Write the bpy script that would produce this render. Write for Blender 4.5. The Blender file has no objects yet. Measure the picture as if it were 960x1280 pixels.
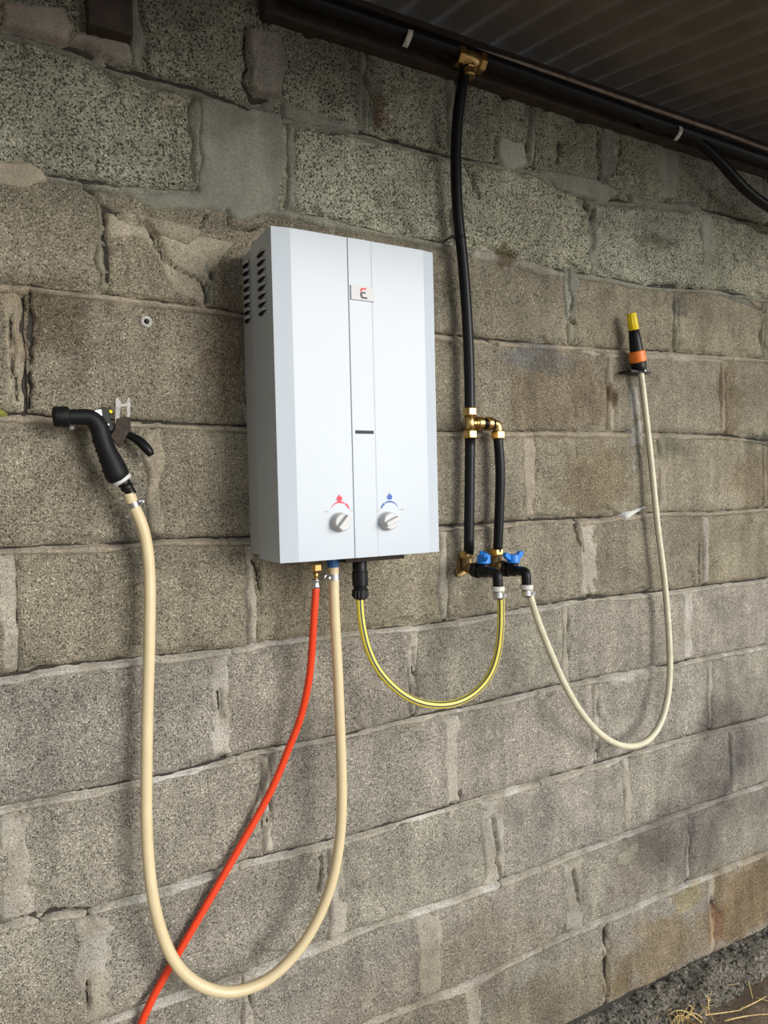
import bpy, math, random
import numpy as np
from mathutils import Vector, Matrix

# ---------------------------------------------------------------- camera, world, light, exposure
scene = bpy.context.scene
col = scene.collection
FOC, YAW, PIT, ROL = 887.0, 0.506, -0.030, -0.0238
CAM = Vector((0.0, -1.2416, 1.3825))
_fw = Vector((math.sin(YAW) * math.cos(PIT), math.cos(YAW) * math.cos(PIT), math.sin(PIT)))
_r = Vector((math.cos(YAW), -math.sin(YAW), 0.0))
_u = _r.cross(_fw)
RT = _r * math.cos(ROL) + _u * math.sin(ROL)
UP = -_r * math.sin(ROL) + _u * math.cos(ROL)
cam_data = bpy.data.cameras.new('camera')
cam_data.sensor_fit = 'VERTICAL'
cam_data.sensor_height = 36.0
cam_data.lens = FOC / 1280.0 * 36.0
cam_data.clip_start = 0.02
cam = bpy.data.objects.new('camera', cam_data)
m = Matrix.Identity(4)
for i in range(3):
    m[i][0], m[i][1], m[i][2], m[i][3] = RT[i], UP[i], -_fw[i], CAM[i]
cam.matrix_world = m
col.objects.link(cam)
scene.camera = cam

world = bpy.data.worlds.new('overcast_sky')
scene.world = world
world.use_nodes = True
bg = world.node_tree.nodes['Background']
bg.inputs['Color'].default_value = (0.88, 0.94, 1.0, 1)
bg.inputs['Strength'].default_value = 0.85

sun_data = bpy.data.lights.new('hazy_sun', 'SUN')
sun_data.energy = 2.2
sun_data.angle = math.radians(30)
sun_data.color = (1.0, 0.96, 0.90)
sun = bpy.data.objects.new('hazy_sun', sun_data)
sun.rotation_euler = Vector((-0.50, 1.0, -0.20)).to_track_quat('-Z', 'Y').to_euler()
sun.location = (2, -4, 3)
col.objects.link(sun)

vs = scene.view_settings
vs.view_transform = 'Standard'
vs.look = 'None'
vs.gamma = 1.0
vs.use_curve_mapping = False
vs.exposure = 0.55

# ---------------------------------------------------------------- helpers
def W(px, py, d=0.0):
    """point at distance d in front of the wall, from measured photo coordinates"""
    v = _fw + RT * ((px - 480.0) / FOC) - UP * ((py - 640.0) / FOC)
    t = (-d - CAM.y) / v.y
    return CAM + v * t

rng = random.Random(7)

def _hash(ix, iy, seed):
    h = (ix.astype(np.int64) * 374761393 + iy.astype(np.int64) * 668265263 + seed * 974711) & 0xFFFFFFFF
    h = ((h ^ (h >> 13)) * 1274126177) & 0xFFFFFFFF
    h = h ^ (h >> 16)
    return (h & 0xFFFF) / 65535.0

def vnoise(x, y, seed=0):
    x = np.asarray(x, float); y = np.asarray(y, float)
    ix = np.floor(x); iy = np.floor(y)
    fx = x - ix; fy = y - iy
    fx = fx * fx * (3 - 2 * fx); fy = fy * fy * (3 - 2 * fy)
    a = _hash(ix, iy, seed); b = _hash(ix + 1, iy, seed)
    c = _hash(ix, iy + 1, seed); d = _hash(ix + 1, iy + 1, seed)
    return (a + (b - a) * fx) * (1 - fy) + (c + (d - c) * fx) * fy

def fbm(x, y, scale, seed=0, octaves=3):
    """value noise in [-1, 1]"""
    s = 0.0; amp = 1.0; tot = 0.0
    for o in range(octaves):
        s = s + amp * vnoise(np.asarray(x) * scale + 17.3 * o, np.asarray(y) * scale - 9.1 * o, seed + o * 31)
        tot += amp; amp *= 0.5; scale *= 2.1
    return 2 * s / tot - 1

def sstep(a, b, x):
    t = np.clip((x - a) / (b - a), 0, 1)
    return t * t * (3 - 2 * t)

ORG = {}

def tag(o, label=None, cat=None, group=None, kind=None):
    if label: o['label'] = label
    if cat: o['category'] = cat
    if group: o['group'] = group
    if kind: o['kind'] = kind
    return o

def thing(name, label, cat, loc, group=None, kind=None):
    o = bpy.data.objects.new(name, None)
    o.empty_display_size = 0.03
    o.location = loc
    col.objects.link(o)
    ORG[o.name] = Vector(loc)
    return tag(o, label, cat, group, kind)

class MB:
    def __init__(self):
        self.v = []; self.f = []; self.s = []

    def add(self, vs, fs, smooth=True):
        n = len(self.v)
        self.v += [tuple(p) for p in vs]
        for f in fs:
            self.f.append(tuple(i + n for i in f)); self.s.append(smooth)
        return self

    def box(self, x0, x1, y0, y1, z0, z1):
        vs = [(x, y, z) for x in (x0, x1) for y in (y0, y1) for z in (z0, z1)]
        fs = [(0, 1, 3, 2), (4, 6, 7, 5), (0, 4, 5, 1), (2, 3, 7, 6), (0, 2, 6, 4), (1, 5, 7, 3)]
        return self.add(vs, fs, False)

    def prism(self, pts, off, smooth=False):
        """closed polygon pts (3D) swept by vector off"""
        n = len(pts); off = Vector(off)
        vs = [Vector(p) for p in pts] + [Vector(p) + off for p in pts]
        fs = [tuple(range(n))[::-1], tuple(range(n, 2 * n))]
        for i in range(n):
            j = (i + 1) % n
            fs.append((i, j, n + j, n + i))
        return self.add(vs, fs, smooth)

    def lathe(self, origin, axis, profile, seg=24, smooth=True, roll=0.0, squash=None):
        o = Vector(origin); a = Vector(axis).normalized()
        t = Vector((0, 0, 1)) if abs(a.z) < 0.9 else Vector((1, 0, 0))
        e1 = a.cross(t).normalized(); e2 = a.cross(e1)
        vs = []; fs = []
        for (s, r) in profile:
            for k in range(seg):
                an = 2 * math.pi * k / seg + roll
                vs.append(o + a * s + e1 * (r * math.cos(an)) + e2 * (r * math.sin(an)))
        n = len(profile)
        for i in range(n - 1):
            for k in range(seg):
                q = (k + 1) % seg
                fs.append((i * seg + k, i * seg + q, (i + 1) * seg + q, (i + 1) * seg + k))
        fs.append(tuple(range(seg))[::-1])
        fs.append(tuple((n - 1) * seg + k for k in range(seg)))
        return self.add(vs, fs, smooth)

    def tube(self, pts, r, seg=14, a0=0.0, a1=None, caps=True, up=None):
        """sweep a circle (or an arc a0..a1) along pts; r is a number or one per point"""
        P = [Vector(p) for p in pts]; n = len(P)
        R = r if isinstance(r, (list, tuple)) else [r] * n
        T = []
        for i in range(n):
            T.append((P[min(i + 1, n - 1)] - P[max(i - 1, 0)]).normalized())
        e = Vector(up) if up else Vector((0, -1, 0))
        vs = []; fs = []
        full = a1 is None
        cnt = seg if full else seg + 1
        for i in range(n):
            e = (e - T[i] * e.dot(T[i])).normalized()
            b = T[i].cross(e)
            for k in range(cnt):
                an = (2 * math.pi * k / seg) if full else a0 + (a1 - a0) * k / seg
                vs.append(P[i] + (e * math.cos(an) + b * math.sin(an)) * R[i])
        for i in range(n - 1):
            for k in range(seg):
                q = (k + 1) % cnt
                fs.append((i * cnt + k, i * cnt + q, (i + 1) * cnt + q, (i + 1) * cnt + k))
        if full and caps:
            fs.append(tuple(range(seg))[::-1]); fs.append(tuple((n - 1) * seg + k for k in range(seg)))
        return self.add(vs, fs, True)

    def build(self, name, mat, parent=None, bevel=0.0, attr=None, auto=None):
        V = np.array(self.v, float)
        if parent is None:
            lo = V.min(0); hi = V.max(0)
            org = Vector(((lo[0] + hi[0]) / 2, (lo[1] + hi[1]) / 2, lo[2]))
        else:
            org = ORG[parent.name]
        me = bpy.data.meshes.new(name)
        me.from_pydata((V - np.array(org)).tolist(), [], self.f)
        me.polygons.foreach_set('use_smooth', self.s)
        if attr is not None:
            a = me.attributes.new('tint', 'FLOAT_COLOR', 'POINT')
            a.data.foreach_set('color', np.asarray(attr, np.float32).ravel())
        me.update()
        me.materials.append(mat)
        o = bpy.data.objects.new(name, me)
        col.objects.link(o)
        if parent is None:
            o.location = org
        else:
            o.parent = parent
        ORG[o.name] = org
        if bevel:
            b = o.modifiers.new('bevel', 'BEVEL'); b.width = bevel; b.segments = 2
            b.limit_method = 'ANGLE'; b.angle_limit = math.radians(35)
        if auto:
            e = o.modifiers.new('edges', 'EDGE_SPLIT'); e.split_angle = math.radians(auto)
        return o

def spline(pts, n=8):
    """Catmull-Rom through pts"""
    P = [Vector(p) for p in pts]
    P = [P[0] * 2 - P[1]] + P + [P[-1] * 2 - P[-2]]
    out = []
    for i in range(1, len(P) - 2):
        p0, p1, p2, p3 = P[i - 1], P[i], P[i + 1], P[i + 2]
        for k in range(n):
            t = k / n
            out.append(0.5 * ((2 * p1) + (p2 - p0) * t + (2 * p0 - 5 * p1 + 4 * p2 - p3) * t * t + (3 * p1 - p0 - 3 * p2 + p3) * t ** 3))
    out.append(P[-2])
    return out

def path(tr, n=8):
    """[(px, py, d), ...] -> smooth world path"""
    return spline([W(*t) for t in tr], n)

def smooth_path(pts, it=3):
    P = [Vector(p) for p in pts]
    for _ in range(it):
        P = [P[0]] + [(P[i - 1] + P[i] * 2 + P[i + 1]) / 4 for i in range(1, len(P) - 1)] + [P[-1]]
    return P

# ---------------------------------------------------------------- materials
def new_mat(name):
    mt = bpy.data.materials.new(name); mt.use_nodes = True
    nt = mt.node_tree
    return mt, nt, nt.nodes['Principled BSDF']

def plain(name, rgb, rough=0.5, metal=0.0, coat=0.0, noise=0.06, nscale=60.0, bump=0.0, bscale=300.0, spec=0.5):
    mt, nt, b = new_mat(name)
    N = nt.nodes.new; L = nt.links.new
    geo = N('ShaderNodeNewGeometry')
    nz = N('ShaderNodeTexNoise'); nz.inputs['Scale'].default_value = nscale; nz.inputs['Detail'].default_value = 4
    L(geo.outputs['Position'], nz.inputs['Vector'])
    mr = N('ShaderNodeMapRange')
    mr.inputs['From Min'].default_value = 0.3; mr.inputs['From Max'].default_value = 0.7
    mr.inputs['To Min'].default_value = 1 - noise; mr.inputs['To Max'].default_value = 1 + noise
    L(nz.outputs['Fac'], mr.inputs['Value'])
    mx = N('ShaderNodeMix'); mx.data_type = 'RGBA'; mx.blend_type = 'MULTIPLY'; mx.inputs[0].default_value = 1.0
    mx.inputs[6].default_value = (*rgb, 1)
    L(mr.outputs['Result'], mx.inputs[7])
    L(mx.outputs[2], b.inputs['Base Color'])
    b.inputs['Roughness'].default_value = rough
    b.inputs['Metallic'].default_value = metal
    b.inputs['Coat Weight'].default_value = coat
    b.inputs['Specular IOR Level'].default_value = spec
    if bump:
        n2 = N('ShaderNodeTexNoise'); n2.inputs['Scale'].default_value = bscale; n2.inputs['Detail'].default_value = 3
        L(geo.outputs['Position'], n2.inputs['Vector'])
        bp = N('ShaderNodeBump'); bp.inputs['Strength'].default_value = bump; bp.inputs['Distance'].default_value = 0.002
        L(n2.outputs['Fac'], bp.inputs['Height']); L(bp.outputs['Normal'], b.inputs['Normal'])
    return mt

def masonry(name, grain=300.0, pit=0.30, pit_dark=0.30, speck=0.90, speck_light=1.4, bump=0.8, dist=0.003, soft=0.05, fine_amt=0.25, pore=0.36):
    """rough open-textured concrete; colour comes from the 'tint' attribute"""
    mt, nt, b = new_mat(name)
    N = nt.nodes.new; L = nt.links.new
    geo = N('ShaderNodeNewGeometry')
    at = N('ShaderNodeAttribute'); at.attribute_name = 'tint'
    def noise(scale, detail, rough=0.55, vec=None):
        n = N('ShaderNodeTexNoise'); n.inputs['Scale'].default_value = scale
        n.inputs['Detail'].default_value = detail; n.inputs['Roughness'].default_value = rough
        L(vec or geo.outputs['Position'], n.inputs['Vector']); return n.outputs['Fac']
    def mrange(v, a, c, lo, hi):
        n = N('ShaderNodeMapRange'); n.interpolation_type = 'SMOOTHSTEP'
        n.inputs['From Min'].default_value = a; n.inputs['From Max'].default_value = c
        n.inputs['To Min'].default_value = lo; n.inputs['To Max'].default_value = hi
        L(v, n.inputs['Value']); return n.outputs['Result']
    def mul(a, c):
        n = N('ShaderNodeMath'); n.operation = 'MULTIPLY'; L(a, n.inputs[0]); L(c, n.inputs[1]); return n.outputs[0]
    def voro(scale, vec):
        v = N('ShaderNodeTexVoronoi'); v.inputs['Scale'].default_value = scale; L(vec, v.inputs['Vector'])
        sp = N('ShaderNodeSeparateColor'); L(v.outputs['Color'], sp.inputs[0]); return v.outputs['Distance'], sp
    def maxi(a, c):
        n = N('ShaderNodeMath'); n.operation = 'MAXIMUM'; L(a, n.inputs[0]); L(c, n.inputs[1]); return n.outputs[0]
    # warp the lattice a little so that pits are not round
    wn = N('ShaderNodeTexNoise'); wn.inputs['Scale'].default_value = grain * 1.2; wn.inputs['Detail'].default_value = 2
    L(geo.outputs['Position'], wn.inputs['Vector'])
    wv = N('ShaderNodeVectorMath'); wv.operation = 'MULTIPLY_ADD'; k_ = 1.1 / grain
    wv.inputs[1].default_value = (k_, k_, k_); L(wn.outputs['Color'], wv.inputs[0]); L(geo.outputs['Position'], wv.inputs[2])
    warped = wv.outputs[0]
    # pits are denser in some places than in others
    dens = mrange(noise(18.0, 3), 0.35, 0.65, pit * 0.55, pit * 1.45)
    d2, c2 = voro(grain * 0.62, warped)
    cmp_ = N('ShaderNodeMath'); cmp_.operation = 'GREATER_THAN'; L(c2.outputs[0], cmp_.inputs[0]); L(dens, cmp_.inputs[1])
    pits = maxi(mrange(d2, 0.16, 0.16 + soft * 6, pit_dark, 1.0), cmp_.outputs[0])
    fine = mrange(noise(grain * 1.3, 3, 0.75), 0.28, 0.66, 1.0 - fine_amt, 1.0 + fine_amt * 0.6)
    # open pores, linked to one another
    shift = N('ShaderNodeMath'); shift.operation = 'MULTIPLY_ADD'; shift.inputs[1].default_value = 0.14; shift.inputs[2].default_value = -0.07
    L(noise(26.0, 2), shift.inputs[0])
    pn = N('ShaderNodeMath'); pn.operation = 'ADD'; L(noise(grain * 0.95, 3, 0.65, warped), pn.inputs[0]); L(shift.outputs[0], pn.inputs[1])
    pores = mrange(pn.outputs[0], pore - 0.05, pore + 0.05, pit_dark * 1.15, 1.0)
    pits = mul(mul(pits, fine), pores)
    d1, c1 = voro(grain * 1.05, warped)
    agg = mrange(c1.outputs[0], 0.0, 1.0, 0.86, 1.13)
    spk = mrange(c1.outputs[1], speck, speck + 0.05, 1.0, speck_light)
    big = mrange(noise(7.0, 5, 0.6), 0.3, 0.7, 0.80, 1.17)
    mp = N('ShaderNodeMapping'); mp.inputs['Scale'].default_value = (26, 26, 3.5)
    L(geo.outputs['Position'], mp.inputs['Vector'])
    streak = mrange(noise(1.0, 3, 0.5, mp.outputs['Vector']), 0.3, 0.7, 0.88, 1.10)
    allm = mul(mul(mul(pits, agg), mul(spk, big)), streak)
    mx = N('ShaderNodeMix'); mx.data_type = 'RGBA'; mx.blend_type = 'MULTIPLY'; mx.inputs[0].default_value = 1.0
    L(at.outputs['Color'], mx.inputs[6]); L(allm, mx.inputs[7])
    L(mx.outputs[2], b.inputs['Base Color'])
    b.inputs['Roughness'].default_value = 0.95
    b.inputs['Specular IOR Level'].default_value = 0.15
    hsum = N('ShaderNodeMath'); hsum.operation = 'MULTIPLY_ADD'; hsum.inputs[1].default_value = -0.30
    L(d1, hsum.inputs[0])
    L(pits, hsum.inputs[2])
    bp = N('ShaderNodeBump'); bp.inputs['Strength'].default_value = bump; bp.inputs['Distance'].default_value = dist
    L(hsum.outputs[0], bp.inputs['Height']); L(bp.outputs['Normal'], b.inputs['Normal'])
    return mt

M = {}
M['block'] = masonry('concrete_block', 400, 0.28, 0.26, 0.88, 1.55, 1.0, 0.0024, 0.05, 0.44, 0.410)
M['coarse'] = masonry('coarse_concrete_block', 290, 0.22, 0.15, 0.92, 1.30, 1.0, 0.0034, 0.05, 0.34, 0.430)
M['mortar'] = masonry('mortar', 420, 0.16, 0.42, 0.93, 1.25, 0.6, 0.0018, 0.05, 0.32, 0.395)
M['render'] = masonry('smooth_mortar', 460, 0.08, 0.60, 0.97, 1.10, 0.35, 0.0010, 0.05, 0.14, 0.28)
M['rubble'] = masonry('rough_footing_concrete', 130, 0.34, 0.16, 0.88, 1.45, 1.0, 0.005, 0.05, 0.40, 0.42)
M['dirt'] = masonry('dirt', 260, 0.22, 0.45, 0.88, 1.40, 0.9, 0.003, 0.05, 0.34, 0.38)
M['core'] = plain('dark_mortar_core', (0.035, 0.030, 0.024), 0.95, noise=0.3, bump=0.5)
M['white_paint'] = plain('white_enamel', (0.50, 0.548, 0.598), 0.24, noise=0.01, nscale=12, spec=0.22)
M['white_side'] = plain('white_enamel_steel', (0.48, 0.50, 0.52), 0.4, noise=0.02, nscale=20, spec=0.3)
M['white_plastic'] = plain('white_plastic', (0.60, 0.60, 0.60), 0.4, noise=0.02, spec=0.25)
M['black_gap'] = plain('black_opening', (0.012, 0.012, 0.013), 0.6)
M['seam'] = plain('shadow_grey_seam', (0.28, 0.30, 0.32), 0.5)
M['red_ink'] = plain('red_ink', (0.72, 0.03, 0.06), 0.5)
M['blue_ink'] = plain('blue_ink', (0.02, 0.09, 0.42), 0.5)
M['black_ink'] = plain('black_ink', (0.03, 0.03, 0.035), 0.5)
M['grey_ink'] = plain('grey_ink', (0.45, 0.46, 0.48), 0.5)
M['brass'] = plain('brass', (0.50, 0.34, 0.13), 0.34, 1.0, noise=0.25, nscale=90)
M['old_brass'] = plain('tarnished_brass', (0.30, 0.20, 0.09), 0.45, 0.9, noise=0.3, nscale=80)
M['steel'] = plain('zinc_steel', (0.62, 0.63, 0.64), 0.32, 1.0, noise=0.12)
M['poly'] = plain('black_polythene', (0.006, 0.006, 0.007), 0.36, noise=0.2, nscale=30, spec=0.22)
M['black_plastic'] = plain('black_plastic', (0.006, 0.006, 0.007), 0.40, noise=0.15, spec=0.25)
M['black_rubber'] = plain('black_rubber', (0.008, 0.008, 0.009), 0.5, noise=0.15, spec=0.22, bump=0.15, bscale=900)
M['blue'] = plain('blue_plastic', (0.01, 0.19, 0.66), 0.4)
M['dark_blue'] = plain('dark_blue_plastic', (0.01, 0.09, 0.25), 0.45)
M['tan_hose'] = plain('tan_hose', (0.66, 0.545, 0.33), 0.38, noise=0.05, nscale=25)
M['cream_hose'] = plain('cream_hose', (0.62, 0.58, 0.42), 0.40, noise=0.10, nscale=40)
M['red_hose'] = plain('orange_red_hose', (0.80, 0.055, 0.012), 0.42, noise=0.06)
M['yellow_hose'] = plain('yellow_hose', (0.80, 0.66, 0.09), 0.36, noise=0.05)
M['stripe'] = plain('dark_stripe', (0.05, 0.07, 0.10), 0.45)
M['yellow'] = plain('yellow_plastic', (0.86, 0.66, 0.01), 0.42, noise=0.12)
M['orange'] = plain('orange_plastic', (0.84, 0.20, 0.02), 0.45, noise=0.18, nscale=120)
M['wood'] = plain('dark_weathered_wood', (0.040, 0.028, 0.021), 0.85, noise=0.35, nscale=40, bump=0.4)
M['rust'] = plain('rusty_iron', (0.040, 0.028, 0.020), 0.75, 0.3, noise=0.4, nscale=150, bump=0.3)
M['galv'] = plain('worn_galvanised_steel', (0.26, 0.25, 0.23), 0.55, 0.5, noise=0.35, nscale=180)
M['roof'] = plain('brown_grey_roof_sheet', (0.140, 0.124, 0.106), 0.8, 0.0, noise=0.18, nscale=9)
M['cable'] = plain('dusty_grey_cable', (0.26, 0.215, 0.175), 0.8, noise=0.25)
M['clip'] = plain('off_white_clip', (0.62, 0.60, 0.55), 0.5)
M['straw'] = plain('dry_straw', (0.66, 0.49, 0.21), 0.7, noise=0.35, nscale=120)

# ---------------------------------------------------------------- the block wall
BEDS = {
    -4: [(0.136, 2.103), (0.203, 2.088), (0.339, 2.09), (0.429, 2.077), (0.66, 2.086), (0.847, 2.083), (1.093, 2.099), (1.253, 2.065), (1.501, 2.093), (1.654, 2.112)],
    -3: [(0.101, 1.894), (0.202, 1.897), (0.334, 1.912), (0.912, 1.895), (1.102, 1.881), (1.356, 1.887), (1.468, 1.883), (1.739, 1.903)],
    -2: [(0.025, 1.717), (0.066, 1.718), (0.135, 1.716), (0.364, 1.712), (0.41, 1.709), (0.92, 1.709), (1.298, 1.713), (1.477, 1.722), (1.938, 1.732)],
    -1: [(0.065, 1.516), (0.093, 1.514), (0.274, 1.509), (0.412, 1.506), (0.82, 1.506), (1.011, 1.508), (1.432, 1.514), (1.757, 1.514), (1.935, 1.501)],
    0: [(0.04, 1.309), (0.104, 1.308), (0.177, 1.306), (0.25, 1.31), (0.405, 1.305), (0.856, 1.307), (1.099, 1.311), (1.21, 1.308), (1.29, 1.307), (1.499, 1.311), (1.707, 1.304), (1.917, 1.308)],
    1: [(0.026, 1.11), (0.06, 1.116), (0.214, 1.11), (0.399, 1.106), (0.434, 1.11), (0.537, 1.108), (0.645, 1.108), (0.757, 1.102), (0.836, 1.103), (0.992, 1.109), (1.078, 1.113), (1.218, 1.116), (1.496, 1.108), (1.629, 1.109), (1.93, 1.106)],
    2: [(-0.004, 0.904), (0.064, 0.905), (0.194, 0.903), (0.296, 0.905), (0.409, 0.914), (0.599, 0.907), (0.719, 0.914), (0.922, 0.913), (1.08, 0.92), (1.189, 0.92), (1.492, 0.915), (1.616, 0.914), (1.927, 0.913)],
    3: [(0.038, 0.72), (0.116, 0.707), (0.188, 0.706), (0.227, 0.705), (0.387, 0.713), (0.449, 0.711), (0.586, 0.705), (0.826, 0.706), (0.999, 0.708), (1.244, 0.709), (1.665, 0.712), (1.925, 0.705)],
    4: [(0.138, 0.515), (0.396, 0.507), (0.581, 0.511), (0.665, 0.511), (0.877, 0.506), (1.258, 0.51), (1.546, 0.516), (1.922, 0.513)],
    5: [(0.636, 0.316), (0.858, 0.31), (1.166, 0.321), (1.482, 0.318), (1.682, 0.317), (1.931, 0.311)],
    6: [(1.285, 0.103), (1.917, 0.085)],
}
BEDS[-5] = [(0.0, 2.312), (0.45, 2.29), (0.9, 2.262), (1.3, 2.258), (1.95, 2.268)]
PITCH = 0.4147
U_MIN, U_MAX = -1.05, 3.2
# upright joints of each course (keyed by the bed above it)
UPRIGHT = {
    -5: [-0.18, 0.239, 0.468, 0.665, 0.872, 1.09, 1.33, 1.535],
    -4: [-0.085, 0.336, 0.51, 0.885, 1.275, 1.685],
    -3: [0.175, 0.59, 0.79, 1.197, 1.565, 1.931],
    -2: [0.051, 0.475, 0.90, 1.323, 1.752],
    -1: [0.24, 0.655, 1.068, 1.501, 1.933],
    0: [0.023, 0.408, 0.83, 1.246, 1.669],
    1: [0.347, 0.749, 1.166, 1.595],
    2: [0.017, 0.424, 0.839, 1.259, 1.683],
    3: [0.125, 0.553, 0.945, 1.361, 1.779],
    4: [0.379, 0.772, 1.178, 1.592],
    5: [0.05, 0.465, 0.877, 1.282, 1.68],
}

def bed(k, u):
    a = BEDS[k]
    return np.interp(u, [q[0] for q in a], [q[1] for q in a])

# stains and darker or lighter patches with shapes of their own: (u, z, half width, half height, rgb factor, raggedness)
STAINS_AND_PATCHES = [
    (1.73, 0.66, 0.16, 0.16, (0.58, 0.58, 0.60), 0.5), (1.56, 0.47, 0.19, 0.12, (0.60, 0.60, 0.63), 0.5),  # broad darker grey patches running diagonally at lower right
    (1.90, 0.60, 0.20, 0.25, (0.78, 0.78, 0.79), 0.5), (1.42, 0.42, 0.14, 0.08, (0.78, 0.76, 0.76), 0.6),
    (1.86, 0.20, 0.17, 0.13, (0.76, 0.63, 0.46), 0.7), (1.50, 0.17, 0.20, 0.09, (0.84, 0.74, 0.58), 0.6),
    (1.60, 0.285, 0.07, 0.03, (1.06, 1.0, 0.74), 0.8), (1.70, 0.16, 0.025, 0.06, (1.05, 0.82, 0.74), 0.9),
    (1.12, 0.15, 0.30, 0.10, (0.86, 0.82, 0.74), 0.6), (0.80, 0.33, 0.25, 0.12, (0.90, 0.87, 0.83), 0.6),
    (0.03, 0.45, 0.20, 0.22, (0.88, 0.85, 0.80), 0.6),
    (0.09, 1.66, 0.06, 0.07, (0.74, 0.70, 0.66), 0.7), (0.38, 1.62, 0.05, 0.10, (0.80, 0.76, 0.72), 0.6),
    (1.10, 1.675, 0.10, 0.035, (0.78, 0.86, 1.02), 0.7), (1.33, 1.60, 0.018, 0.03, (0.40, 0.34, 0.28), 0.6),
    (1.58, 1.845, 0.03, 0.03, (0.62, 0.64, 0.70), 0.7), (1.50, 1.995, 0.075, 0.018, (0.62, 0.64, 0.60), 0.5),
    (1.95, 1.50, 0.10, 0.022, (0.58, 0.64, 0.62), 0.8), (1.52, 1.48, 0.06, 0.03, (0.74, 0.80, 0.78), 0.8),
    (1.78, 1.60, 0.05, 0.10, (0.82, 0.76, 0.70), 0.6), (1.86, 1.40, 0.09, 0.09, (0.78, 0.74, 0.68), 0.6),
    (1.17, 1.60, 0.16, 0.08, (0.86, 0.80, 0.74), 0.6), (1.28, 1.40, 0.12, 0.08, (0.85, 0.79, 0.72), 0.6),
    (1.01, 1.89, 0.03, 0.025, (0.52, 0.45, 0.38), 0.7), (0.215, 1.35, 0.03, 0.10, (0.74, 0.76, 0.80), 0.7),
    (0.28, 1.35, 0.03, 0.06, (1.12, 1.12, 1.12), 0.8), (0.60, 2.20, 0.10, 0.08, (0.80, 0.80, 0.78), 0.6),
    (0.70, 2.13, 0.02, 0.03, (0.62, 0.46, 0.38), 0.7), (0.32, 2.05, 0.10, 0.04, (0.82, 0.80, 0.78), 0.7),
]

def stain_and_patch(u, z, tint):
    for i, (su, sz, hu, hz, c, rag) in enumerate(STAINS_AND_PATCHES):
        near = (np.abs(u - su) < 2.2 * hu) & (np.abs(z - sz) < 2.2 * hz)
        if not near.any():
            continue
        r = np.sqrt(((u - su) / hu) ** 2 + ((z - sz) / hz) ** 2) + rag * fbm(u, z, 1.3 / max(min(hu, hz), 0.02), 500 + i, 3)
        w = 1 - sstep(0.65, 1.25, r)
        for ch in range(3):
            tint[:, ch] *= 1 + w * (c[ch] - 1)
    return tint

# cracks through blocks and mortar: (photo points, half width in mm)
CRACKS = [
    ([(80, 54), (100, 60), (122, 66), (146, 84), (172, 88), (200, 95), (247, 108), (284, 122), (310, 134)], 3.6),
    ([(308, 30), (306, 62), (312, 82), (305, 100), (318, 124), (336, 122)], 4.2), ([(60, 217), (100, 224), (147, 231)], 3.4),
    ([(100, 226), (128, 254), (158, 276), (184, 280), (198, 312), (214, 330), (240, 346), (252, 352)], 2.6), ([(128, 262), (130, 296), (134, 330), (134, 350)], 3.0),
    ([(198, 300), (202, 318), (207, 326)], 6.0), ([(180, 276), (194, 298)], 4.0), ([(284, 262), (290, 282), (308, 286), (322, 284)], 3.0), ([(258, 268), (250, 284)], 2.0),
    ([(254, 350), (258, 368), (258, 376)], 4.5), ([(266, 338), (266, 346)], 4.5), ([(264, 355), (266, 360)], 5.0),
    ([(40, 90), (0, 80)], 2.5), ([(453, 92), (455, 130), (455, 164)], 2.4), ([(583, 203), (590, 226), (600, 244)], 3.0), ([(593, 214), (592, 236)], 2.6),
    ([(701, 178), (700, 190), (698, 202)], 5.0), ([(665, 130), (662, 160), (660, 190)], 5.0), ([(775, 178), (775, 198), (773, 216)], 4.0), ([(748, 164), (749, 200), (753, 226)], 4.0),
    ([(955, 393), (951, 416), (955, 446)], 2.2), ([(742, 262), (742, 288), (742, 312)], 4.6), ([(711, 338), (710, 360), (716, 372), (713, 398), (718, 404)], 4.0), ([(622, 170), (618, 186), (626, 206)], 2.6),
    ([(666, 206), (682, 220), (700, 238), (730, 246), (736, 262)], 2.6), ([(813, 356), (830, 354), (848, 357)], 4.0), ([(900, 362), (930, 370), (945, 384), (957, 390)], 3.0),
    ([(380, 160), (420, 166), (453, 164), (500, 178), (560, 194)], 2.2), ([(590, 418), (610, 424), (622, 430)], 3.0), ([(272, 866), (277, 884), (276, 898)], 3.0), ([(38, 1146), (52, 1152), (66, 1142), (108, 1138), (112, 1148)], 2.6),
    ([(108, 1230), (110, 1262)], 3.4), ([(401, 1072), (402, 1100), (398, 1114)], 3.0), ([(616, 1020), (622, 1062), (620, 1078), (628, 1098), (626, 1110)], 3.4), ([(574, 988), (576, 1004)], 3.4),
    ([(717, 1090), (720, 1110), (724, 1130)], 4.0), ([(862, 1062), (863, 1090), (861, 1104)], 3.0), ([(888, 1122), (891, 1148)], 3.4), ([(745, 928), (748, 946)], 3.6), ([(337, 1002), (338, 1030)], 2.4),
    ([(516, 810), (518, 850), (516, 890)], 2.2), ([(37, 362), (38, 440), (38, 510)], 2.6), ([(15, 390), (16, 440), (20, 500)], 2.2), ([(721, 650), (722, 672), (730, 690)], 2.6), ([(735, 736), (740, 746), (760, 746)], 4.0),
    ([(873, 680), (874, 730)], 2.0), ([(315, 700), (324, 716), (326, 740)], 2.6),
]
CRACKS = [([(W(*q).x, W(*q).z) for q in pts], hw / 1000.0) for pts, hw in CRACKS]

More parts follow.
